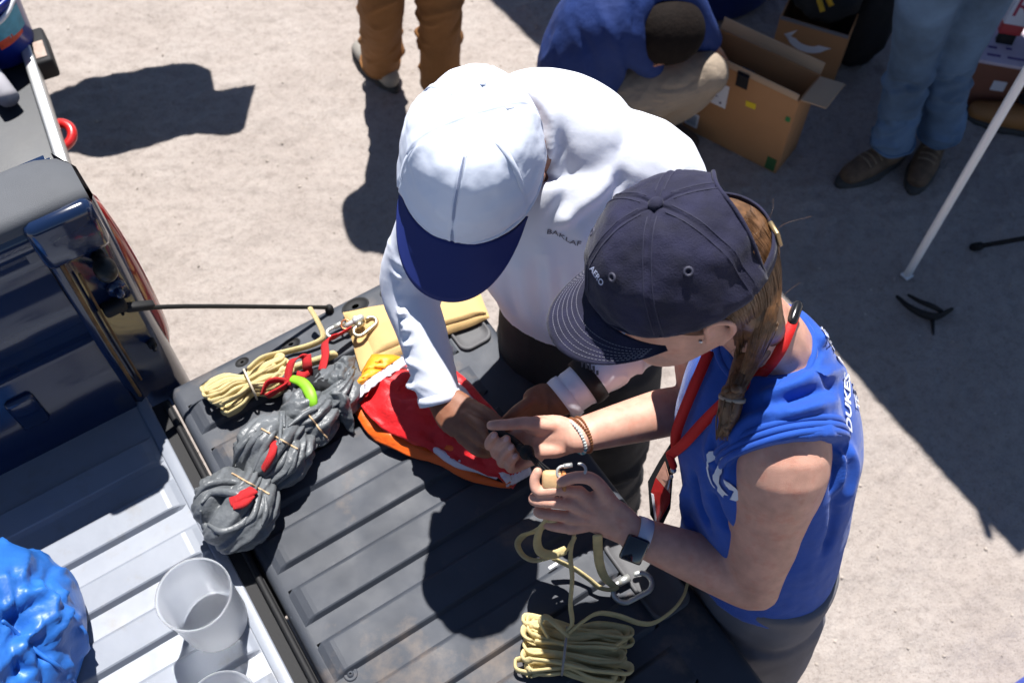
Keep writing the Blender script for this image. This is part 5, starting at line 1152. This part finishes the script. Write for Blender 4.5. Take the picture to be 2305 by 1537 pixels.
def back(v, p0, p1, hgt):
    t = (v.x-x0)/(x1-x0); px = p0[0]+(p1[0]-p0[0])*t; py = p0[1]+(p1[1]-p0[1])*t; n = V((p1[1]-p0[1], -(p1[0]-p0[0]))).normalized(); h_ = v.y*hgt
    return hit(T_, px-n[0]*h_ if False else px+h_*.9, py+h_*.25, .0032)[0]
mb.add([back(v, (1908, 972), (1902, 838), -20) for v in vs], fs)
vs, fs = text_mesh("AEROSPACE", 1.0, .2, .03); x0 = min(v.x for v in vs); x1 = max(v.x for v in vs); mb.add([back(v, (1893, 822), (1798, 640), -10) for v in vs], fs)
vs, fs = text_mesh("TEAM", 1.0, .2, .03); x0 = min(v.x for v in vs); x1 = max(v.x for v in vs); mb.add([back(v, (1927, 920), (1917, 850), -12) for v in vs], fs)
mb.build('back_lettering', M_print, shirt, False)
# cap
wcap, wpt, wL_ = cap(wom, wC+wU*.03-wF*.004, wF, wU, .117, .100, .116, (M_navycap, M_navycap), brimL=.069, seed=5, wr=.0035, lab='washed navy six-panel cap with stitched curved brim', camber=.030, bang=60, tilt=.016)
TC = bvh(wcap.data)
mb = MB(); vs, fs = text_mesh('AERO', 1.0, .15, .008); x0 = min(v.x for v in vs); x1 = max(v.x for v in vs)
mb.add([hit(TC, 1331+26*(v.x-x0)/(x1-x0)+v.y*9, 600+40*(v.x-x0)/(x1-x0)-v.y*15, .0012)[0] for v in vs], fs); mb.build('cap_lettering', MAT('embroidery', (.62, .66, .85), .6), wcap, False)
# hair: base volume, then strands combed over it into a side braid
mb = MB(); ax = (wF, wR, wU); Lh = lambda f, r, u: wC+wF*f+wR*r+wU*u
mb.ell(Lh(-.024, 0, .012), (.101, .0815, .088), ax, 24, 16)
mb.tube([Lh(-.07, -.015, -.02), Lh(-.062, -.046, -.062), J(1722, 745, 1.475), J(1680, 815, 1.448), J(1652, 880, 1.428)], [(.05, .042), (.042, .034), (.027, .022), (.019, .016), (.013, .012)], 14)
mb.tube([Lh(.03, -.070, .022), Lh(-.025, -.074, .018), Lh(-.052, -.062, -.02), Lh(-.062, -.05, -.058)], [(.022, .010), (.026, .012), (.030, .018), (.028, .02)], 14, hint=wU)
bp = [J(1652, 875, 1.430), J(1646, 900, 1.420), J(1640, 935, 1.405), J(1628, 975, 1.385)]
mb.tube(bp, [.014, .017, .015, .006], 12)
me = remesh(mb, .0035, 6); hair = put('hair', me, M_hair, wom); TH_ = bvh(me)
rnd = random.Random(3)
A = [(1560, 722), (1610, 728), (1640, 752), (1650, 800), (1650, 850), (1646, 885)]
B = [(1698, 455), (1752, 540), (1768, 630), (1745, 730), (1700, 825), (1664, 885)]
mb = MB()
for i in range(1300):
    t = rnd.random(); jit = lambda s: rnd.uniform(-s, s); off = rnd.uniform(.0002, .003); pts = []
    o1, o2 = jit(5), jit(5); ph = rnd.random()*6
    s0 = 0 if t > .5 else 0
    for k, (a, b) in enumerate(zip(A, B)):
        px = a[0]+(b[0]-a[0])*t+o1+2.2*math.sin(ph+k*1.3); py = a[1]+(b[1]-a[1])*t+o2+2.2*math.cos(ph*1.7+k)
        pts.append(hit(TH_, px, py, off)[0])
    if max((pts[k+1]-pts[k]).length for k in range(5)) > .13: continue
    mb.tube(pts, [.0005, .0007, .0007, .0007, .0006, .0004], 4, k=4, hint=None)
mb.build('strands', M_hair, hair)
mb = MB()     # braid: three crossing locks
for ph in range(3):
    pts = []
    for k in range(15):
        t = k/14; q = t*3; i = min(int(q), 2); c = bp[i].lerp(bp[i+1], q-i); a = t*9+ph*2.094; pts.append(c+V((1, .2, 0))*(.010*math.sin(a)*(1-t*.5))+V((0, -.5, .8))*(.006+.006*math.cos(2*a)))
    mb.tube(pts, [.0085*(1-.55*k/14) for k in range(15)], 8, k=2)
for i in range(60):
    a0 = J(1640, 905, 1.425)+V((rnd.uniform(-.008, .008), rnd.uniform(-.008, .008), rnd.uniform(-.004, .008))); e = J(1625+rnd.uniform(-14, 14), 980+rnd.uniform(-12, 12), 1.375+rnd.uniform(-.01, .01)); mb.tube([a0, a0.lerp(e, .5)+V((rnd.uniform(-.006, .006), 0, .004)), e], [.0012, .0012, .0004], 4, k=3)
mb.build('braid', M_hair, hair)
mb = MB()     # stray hairs
for i in range(30):
    a0 = hit(TH_, rnd.uniform(1610, 1765), rnd.uniform(500, 880), 0)[0]; dv = V((rnd.uniform(-.03, .05), rnd.uniform(-.03, .04), rnd.uniform(-.02, .03)))
    mb.tube([a0, a0+dv*.5+V((rnd.uniform(-.01, .01), 0, .01)), a0+dv*1.3+V((0, 0, -.006))], [.00028, .00024, .00015], 3, k=4)
mb.build('stray_hairs', M_hair, hair, kind='stuff')
ring_band('hair_tie', hair, J(1648, 896, 1.421), bp[2]-bp[0], .0160, .005, MAT('clear_band', (.30, .25, .2), .4), .002)
mb = MB(); mb.ell(hit(TB, 1577, 767, .001)[0], (.0028, .0028, .0028), None, 10, 8); mb.build('ear_stud', M_steel, wom)
# lanyard and badge
lan = []
mb = MB()
def onshirt(px, py, off=.003):
    best = None
    for t in (T_, TB):
        d = ray(px, py).normalized(); r = t.ray_cast(V((0, 0, CZ)), d)
        if r[0] is not None and (best is None or r[3] < best[1]): best = (r[0], r[3], r[1])
    if best is None: return at(px, py, 1.2)
    n = best[2] if best[2].dot(ray(px, py)) < 0 else -best[2]
    return best[0]+n*off
p1 = [onshirt(*q, .0045) for q in ((1779, 715), (1768, 745), (1748, 790), (1715, 835), (1672, 875), (1628, 915))]+[onshirt(1590, 955, .008), onshirt(1555, 995, .012), onshirt(1525, 1022, .012)]
mb.ribbon(p1, (p1[0]-p1[3]).cross(ray(1700, 820)), .0155, .0018, k=5)
p2 = [onshirt(1604, 792, .006), onshirt(1588, 845, .012), onshirt(1562, 915, .014), onshirt(1540, 975, .013), onshirt(1522, 1020, .013)]
mb.ribbon(p2, (p2[0]-p2[3]).cross(ray(1560, 900)), .0155, .0018, k=5)
lany = mb.build('lanyard', M_reds, wom)
mb = MB(); mb.tube([p1[0]-(p1[0]-p1[1]).normalized()*.006, p1[0]+(p1[0]-p1[1]).normalized()*.018], .0075, 12, k=1); mb.build('breakaway_clip', MAT('black_gloss', (.01, .01, .011), .2), lany)
pe = p1[-1]; pk = J(1516, 1048, pe.z-.02)
mb = MB(); mb.tube([pe, pk], .006, 10, k=1); mb.build('lanyard_end', M_reds, lany)
mb = MB(); mb.ell(J(1515, 1058, pe.z-.028), (.0055, .0055, .005), None, 12, 8); mb.ell(J(1511, 1073, pe.z-.036), (.0035, .0035, .006), None, 10, 6); mb.tube([J(1508, 1080, pe.z-.04), J(1503, 1100, pe.z-.05)], .0016, 6, k=1); mb.build('swivel_hook', M_steel, lany)
zb_ = pe.z-.05
q = [J(1497, 1038, zb_+.01), J(1510, 1085, zb_), J(1508, 1132, zb_-.03), J(1478, 1186, zb_-.075), J(1466, 1095, zb_-.03)]
nb = (q[1]-q[4]).cross(q[3]-q[4]).normalized(); nb = nb if nb.dot(ray(1490, 1100)) < 0 else -nb
def sheet(pts, n, th, name, mat, par): 
    mb = MB(); k = len(pts); mb.add([p+n*th for p in pts]+[p for p in pts], [tuple(range(k)), tuple(range(k, 2*k))[::-1]]+[(i, (i+1) % k, (i+1) % k+k, i+k) for i in range(k)]); return mb.build(name, mat, par, False)
mid = lambda a, b, t: a.lerp(b, t)
card = sheet([mid(q[4], q[0], .35), mid(q[2], q[1], .45), q[2], q[3], mid(q[4], q[3], .1)], nb, .0015, 'badge_card', MAT('red_badge', (.36, .02, .02), .25, coat=.5, var=.2, vs=60), lany)
sheet([q[0], q[1], mid(q[2], q[1], .48), mid(q[4], q[0], .38)], nb, .0014, 'badge_photo', MAT('pale_badge', (.42, .22, .16), .25, coat=.5, var=.3, vs=50), lany)
sheet([mid(q[4], q[3], .15)+nb*.002, mid(mid(q[4], q[3], .15), q[2], .14)+nb*.002, mid(q[3], q[2], .1)+nb*.002, q[3]+nb*.002], nb, .0006, 'badge_stripe', M_lab, lany)
pk_ = [J(1512, 990, zb_), J(1480, 1040, zb_), J(1455, 1085, zb_-.02), J(1460, 1160, zb_-.06), J(1480, 1192, zb_-.085), J(1500, 1150, zb_-.06)]
sheet([p-nb*.012 for p in pk_], nb, .008, 'dark_hip_item', M_black, lany)  # stands in for a dark item at the hip, set behind the card
# watch, bracelets
d = (wLw-wLe).normalized(); wc = wLe.lerp(wLw, .955)
M_band = MAT('white_silicone', (.55, .60, .72), .45)
wt = ring_band('smart_watch', wom, wc, d, .0275, .021, M_band, .0035); wt['label'] = 'smart watch with pale band and black square face'
fn = (J(1425, 1245, 1.14)-J(1440, 1205, 1.118)); fn = (fn-d*fn.dot(d)).normalized(); sx = d.cross(fn)
cf = J(1428, 1236, 1.134); fn = (fn*.6-ray(1428, 1236).normalized()*.8); fn = (fn-d*fn.dot(d)).normalized(); sx = d.cross(fn); mb = MB(); mb.box(cf, (.036, .042, .011), (d, sx, fn), bev=.004); wcs = mb.build('watch_case', MAT('watch_glass', (.006, .007, .010), .08, coat=1), wt)
M_bead1 = MAT('pale_bead', (.62, .66, .62), .3, var=.25, vs=120); M_bead2 = MAT('turquoise_bead', (.12, .42, .48), .25); M_bead3 = MAT('bronze_bead', (.30, .13, .06), .35, metal=.5)
d = (wRw-wRe).normalized(); x = Z_-d*Z_.dot(d); x.normalize(); y = d.cross(x)
def beads(c, r, rb, n, mats, tiltv, nm):
    root = None
    mb = [MB() for _ in mats]
    for i in range(n):
        a = 2*math.pi*i/n; p = c+(x*math.cos(a)*.86+y*math.sin(a))*r+d*(tiltv*math.sin(a)); k = (0 if math.sin(a*1.0+1.2) > -.15 or len(mats) == 1 else (1 if i % 3 else 0)); mb[k].ell(p, (rb, rb, rb), None, 8, 5)
    root = mb[0].build(nm, mats[0], wom); 
    for q in range(1, len(mats)): mb[q].build('turquoise_beads', mats[q], root)
beads(wRe.lerp(wRw, .995), .0295, .0032, 36, [M_bead1, M_bead2], .006, 'bead_bracelet')
beads(wRe.lerp(wRw, .955), .031, .0026, 42, [M_bead3], .008, 'bronze_bracelet'); beads(wRe.lerp(wRw, .93), .0305, .0024, 42, [M_bead3], .002, 'bronze_bracelet')
legs(wom, V((.422, .592, .93)), LW, [V((.45, .70, 0)), V((.51, .52, 0))], [V((.42, .66, .5)), V((.475, .50, .5))], M_grey, (M_shoe, M_sole), rh=(.146, .112), fdir=[(-1, -.3, 0), (-1, -.4, 0)], toe=.12)
# ---------------------------------------------------------------- people behind
M_brown = MAT('brown_canvas', (.24, .105, .030), .85, var=.12, weave=.3, ws=400, wrinkle=.3, wsc=30)
M_denim = MAT('faded_denim', (.085, .15, .25), .85, var=.5, vs=5, weave=.4, ws=500, wrinkle=.25, wsc=24)
M_dblue = MAT('navy_cotton', (.005, .026, .14), .8, var=.15, weave=.2, ws=400, wrinkle=.4, wsc=18)
M_khaki = MAT('khaki_cotton', (.30, .24, .18), .85, var=.1, weave=.3, ws=400, wrinkle=.5, wsc=26)
M_sneak = MAT('grey_sneaker', (.28, .26, .23), .8, var=.2); M_bootb = MAT('brown_suede_boot', (.11, .070, .042), .8, var=.4, vs=30); M_boott = MAT('tan_leather_boot', (.34, .15, .045), .55, var=.15)
M_plain = MAT('grey_shirt', (.2, .2, .21), .8)
def torso_up(par, hip, lat, sh_z, lean, mat, skinm, headF, arms, hs=1.0):
    """upper body that stays above the picture: shirt, arms, head (they cast the shadows)"""
    lat = V(lat).normalized(); n = hip+V(lean)+Z_*(sh_z-hip.z)
    mb = MB(); mb.tube([hip+Z_*.02, hip.lerp(n, .4), hip.lerp(n, .8), n, n+Z_*.05], [(.155, .115), (.16, .115), (.175, .12), (.15, .09), (.06, .06)], 24, hint=lat, round_=False)
    for s, (e, h_) in zip((-1, 1), arms):
        s0 = n+lat*(s*.17)-Z_*.03; mb.tube([s0-lat*(s*.06), s0, e, e.lerp(h_, .3)], [.07, .062, .052, .05], 14, round_=False)
    sh = put('shirt', remesh(mb, .010, 5), mat, par)
    mb = MB(); hc = n+Z_*.19+V(headF)*.03; head(mb, hc, V(headF), Z_); mb.tube([n, hc-Z_*.04], [.055, .05], 12)
    for s, (e, h_) in zip((-1, 1), arms):
        d = (h_-e).normalized(); mb.tube([e, h_], [.042, .028], 12, k=3); mb.tube([h_, h_+d*.07], [(.036, .018), (.036, .014)], 12, k=2, hint=lat)
        for k in range(4): o_ = lat*((k-1.5)*.018); mb.tube([h_+d*.06+o_, h_+d*.10+o_, h_+d*(.13-.008*abs(k-1.3))+o_-Z_*.01], [.009, .0085, .007], 8, k=2)
        mb.tube([h_+d*.02+lat*(s*-.03), h_+d*.05+lat*(s*-.055), h_+d*.08+lat*(s*-.06)], [.012, .01, .008], 8, k=2)
    put('body', remesh(mb, .006, 4), skinm, par)
    mb = MB(); mb.ell(hc+Z_*.035-V(headF)*.012, (.104, .086, .10), frame(headF, Z_), 20, 12); put('hair', remesh(mb, .008, 3), M_hair, par)
# brown trousers
f1 = J(862, 176, 0); f2 = J(995, 222, 0)
p = thing('person', (f1+f2)/2, 'person standing in brown canvas trousers and grey sneakers on the open dust', 'person')
hipb = V((-.325, 2.62, .90)); fd1 = (J(782, 96, 0)-J(858, 180, 0)).normalized()
legs(p, hipb, (1, .05, 0), [f1, f2], [J(858, 20, .44), J(990, 12, .44)], M_brown, (M_sneak, M_sole), rk=.074, ra=.07, fdir=[fd1, (.1, 1, 0)], vox=.008, hem=.02, fold=.011)
torso_up(p, hipb+Z_*.1, (1, .05, 0), 1.42, (.02, .05, 0), M_plain, M_skinT, (0, 1, 0), [(V((-.52, 2.66, 1.14)), V((-.46, 2.84, 1.20))), (V((-.07, 2.62, 1.16)), V((-.22, 2.8, 1.1)))])
# jeans and suede boots
a1, a2 = J(1985, 372, .0), J(2088, 352, .0)
p = thing('person', (a1+a2)/2, 'person standing in faded blue jeans and dark brown suede boots', 'person')
hipj = J(2190, -130, .90); k1, k2 = J(2052, 140, .46), J(2152, 128, .46)
legs(p, hipj, (k2-k1), [a1, a2], [k1, k2], M_denim, (M_bootb, M_sole), rk=.068, ra=.070, fdir=[(J(1872, 428, 0)-J(1990, 372, 0)), (J(2058, 412, 0)-J(2086, 350, 0))], vox=.008, hem=.055, toe=.155, fold=.014)
torso_up(p, hipj+Z_*.1, (k2-k1).normalized(), 1.42, (.05, .02, 0), M_plain, M_skinT, (-.3, -.9, 0), [(hipj+V((-.28, 0, .22)), hipj+V((-.2, -.15, .1))), (hipj+V((.3, .05, .22)), hipj+V((.3, -.1, .05)))])
M_lace = MAT('boot_lace', (.20, .15, .10), .8)
for ch in [q for q in p.children if q.name.startswith('shoe')]:
    Tb = bvh(ch.data); i_ = 0 if (sum((v.co for v in ch.data.vertices), V())/len(ch.data.vertices)-a1).length < .15 else 1
    fd = ((J(1872, 428, 0)-J(1990, 372, 0)) if i_ == 0 else (J(2058, 412, 0)-J(2086, 350, 0))).normalized(); sd = V((-fd.y, fd.x, 0)); f0 = (a1, a2)[i_]
    for k in range(4):
        mb = MB(); pts = []
        for s_ in (-.028, 0, .028):
            r_ = Tb.ray_cast(f0+fd*(.035+.022*k)+sd*s_+Z_*.3, V((0, 0, -1))); pts.append((r_[0] if r_[0] else f0+fd*(.035+.022*k)+sd*s_+Z_*.08)+Z_*.001)
        mb.tube(pts, .0028, 6); mb.build('lace', M_lace, ch)
# tan boot at the right edge
b1 = J(2262, 300, 0); b2 = J(2400, 250, 0)
p = thing('person', (b1+b2)/2, 'person at the edge wearing tan leather work boots by the dark box', 'person')
hipo = b1.lerp(b2, .6)+V((.05, .15, .92))
legs(p, hipo, (b2-b1), [J(2300, 292, 0), b2], [J(2340, 250, 0)+V((.02, .05, .48)), b2+V((0, .05, .48))], M_char, (M_boott, M_sole), fdir=[(J(2190, 268, 0)-J(2300, 296, 0)), (-1, -.1, 0)], hem=.06, toe=.17)
torso_up(p, hipo+Z_*.1, (b2-b1).normalized(), 1.42, (0, .05, 0), M_plain, M_skinT, (-.6, -.5, 0), [(hipo+V((-.25, 0, .22)), hipo+V((-.25, -.2, .2))), (hipo+V((.28, 0, .22)), hipo+V((.28, -.2, .2)))])
# crouching person in navy over khaki trousers
p = thing('person', V((.40, 2.45, 0)), 'person crouching in a navy shirt and khaki trousers reaching for the open box', 'person')
hp = J(1330, 235, .30); kn = J(1588, 168, .42); an = J(1470, 268, .07); kn2 = J(1520, 70, .40); an2 = J(1440, 90, .06)
mb = MB(); mb.tube([hp-V((.05, 0, .02)), hp.lerp(kn, .35), hp.lerp(kn, .75), kn], [.125, .105, .085, .07], 20); mb.tube([kn, kn.lerp(an, .4)-V((0, .02, 0)), an], [.07, .066, .058], 18); mb.ell(kn, (.075, .07, .075), None, 16, 10)
mb.tube([hp+V((0, .12, 0)), kn2], [.12, .07], 16, k=4); mb.tube([kn2, an2], [.07, .055], 14, k=3)
me = remesh(mb, .008, 4); stx = []; r = random.Random(4)
Tk = bvh(me)
for k in range(9):
    y0 = 150+k*14; stx.append(([hit(Tk, 1590-abs(k-4)*4, 175+k*6)[0], hit(Tk, 1540-k*4, 200+k*6)[0], hit(Tk, 1480-k*8, 205+k*8)[0]], .010, .008 if k % 2 else -.006))
strokes(me, stx, lambda c: .003*fbm(c, 18, 2, 2)); put('trousers', me, M_khaki, p)
mb = MB(); mb.tube([J(1300, 240, .30), J(1310, 140, .46), J(1345, 60, .58), J(1405, 10, .66), J(1470, 10, .66)], [(.15, .13), (.155, .135), (.165, .135), (.15, .12), (.07, .07)], 26, hint=(.35, 1, .1), round_=False)
mb.tube([J(1430, -30, .70), J(1510, -25, .70), J(1568, 55, .56), J(1592, 100, .46)], [.085, .07, .056, .046], 16, round_=False)
mb.tube([J(1360, 60, .62), J(1400, 60, .66), J(1440, 120, .55), J(1470, 150, .45)], [.08, .06, .05, .042], 14, round_=False)
me = remesh(mb, .009, 5); Tk = bvh(me); strokes(me, [([hit(Tk, *q)[0] for q in l], .014, h) for l, h in (([(1260, 60), (1240, 120), (1215, 150)], .012), ([(1290, 40), (1330, 120), (1350, 190)], -.01), ([(1350, 20), (1390, 110), (1400, 190)], .012), ([(1420, -10), (1430, 60), (1415, 120)], -.012))], lambda c: .004*fbm(c, 12, 2, 6)); put('shirt', me, M_dblue, p)
mb = MB(); hd = J(1496, 78, .58); hF = V((.85, .30, -.45)); hU = V((.25, -.45, .85)); head(mb, hd, hF, hU); mb.tube([J(1450, 20, .62), hd], .055, 12, k=3); w1 = J(1592, 104, .45); h1 = J(1612, 128, .36); mb.tube([J(1568, 55, .56), w1, h1], [.04, .03, .03], 12)
dd = (h1-w1).normalized()
for k in range(4): o_ = V((1, -.3, 0))*((k-1.5)*.017); mb.tube([h1+o_, h1+dd*.045+o_, h1+dd*.075+o_], [.0095, .0085, .007], 8, k=2)
mb.tube([h1-dd*.02+V((-.03, 0, 0)), h1+dd*.03+V((-.05, 0, 0))], [.012, .009], 8, k=2)
mb.tube([J(1405, 10, .62), J(1340, 80, .5), J(1320, 200, .34)], .07, 10); mb.tube([J(1405, 10, .62), J(1405, 70, .62), J(1440, 120, .55), J(1470, 150, .45), J(1500, 175, .40)], [.04, .04, .04, .034, .03], 10); mb.tube([J(1405, 10, .62), J(1500, -20, .68), J(1568, 55, .56)], [.05, .045, .04], 10); mb.tube([J(1405, 10, .62), J(1450, 20, .62)], .05, 10, k=2)
put('body', remesh(mb, .006, 4), M_skinT, p)
M_dhair = MAT('dark_brown_hair', (.008, .005, .004), .85, var=.3, vs=60, bump=.5, bs=120, wdist=.004, spec=.2)
hF, hR, hU = frame(hF, hU); mb = MB(); mb.ell(hd+hU*.03-hF*.015, (.116, .1, .105), (hF, hR, hU), 18, 12); put('hair', remesh(mb, .008, 3), M_dhair, p)
for a_, fd in ((an, V((.8, -.5, 0))), (an2, V((1, -.1, 0)))):
    fd = fd.normalized(); g = V((a_.x, a_.y, 0)); mb = MB(); mb.tube([g-fd*.06+Z_*.05, g+Z_*.055, g+fd*.08+Z_*.045, g+fd*.15+Z_*.036], [(.036, .045), (.04, .05), (.046, .04), (.038, .03)], 14, hint=(-fd.y, fd.x, 0)); put('shoe', remesh(mb, .008, 3), M_shoe, p)
# teal water bottle / dark pouch between knee and torso
mb = MB(); c = J(1640, 20, .0); blob(mb, c+V((.0, .12, .07)), (.085, .07, .09), 21, amp=.1); mb.build('dark_pouch', M_dark, None, label='dark pouch lying beside the blue drum', cat='pouch')
# round blue stand-in for a person cut by the lower right corner
mb = MB(); c = J(2432, 1610, .25); rows = [[c+V((rr*math.cos(a*math.pi/18), rr*math.sin(a*math.pi/18), z-.25)) for a in range(36)] for rr, z in ((.02, .004), (.11, .004), (.118, .02), (.125, .24), (.12, .262), (.105, .272), (.06, .278), (.005, .279))]
mb.grid(rows, True); mb.build('blue_corner_piece', MAT('bright_blue_plastic', (.012, .08, .62), .4), None, label='bright blue round stand-in for a person at the corner', cat='jug')
# repeats share a group
GROUPS = {'cardboard_box': 'cardboard boxes on the ground', 'quick_link': 'steel quick links', 'plastic_tub': 'clear plastic tubs in the truck bed', 'cord_hank': 'yellow cord hanks on the tailgate', 'person': 'people around the tailgate'}
for o in list(COL.objects):
    k = o.name.split('.')[0]
    if o.parent is None and k in GROUPS: o['group'] = GROUPS[k]
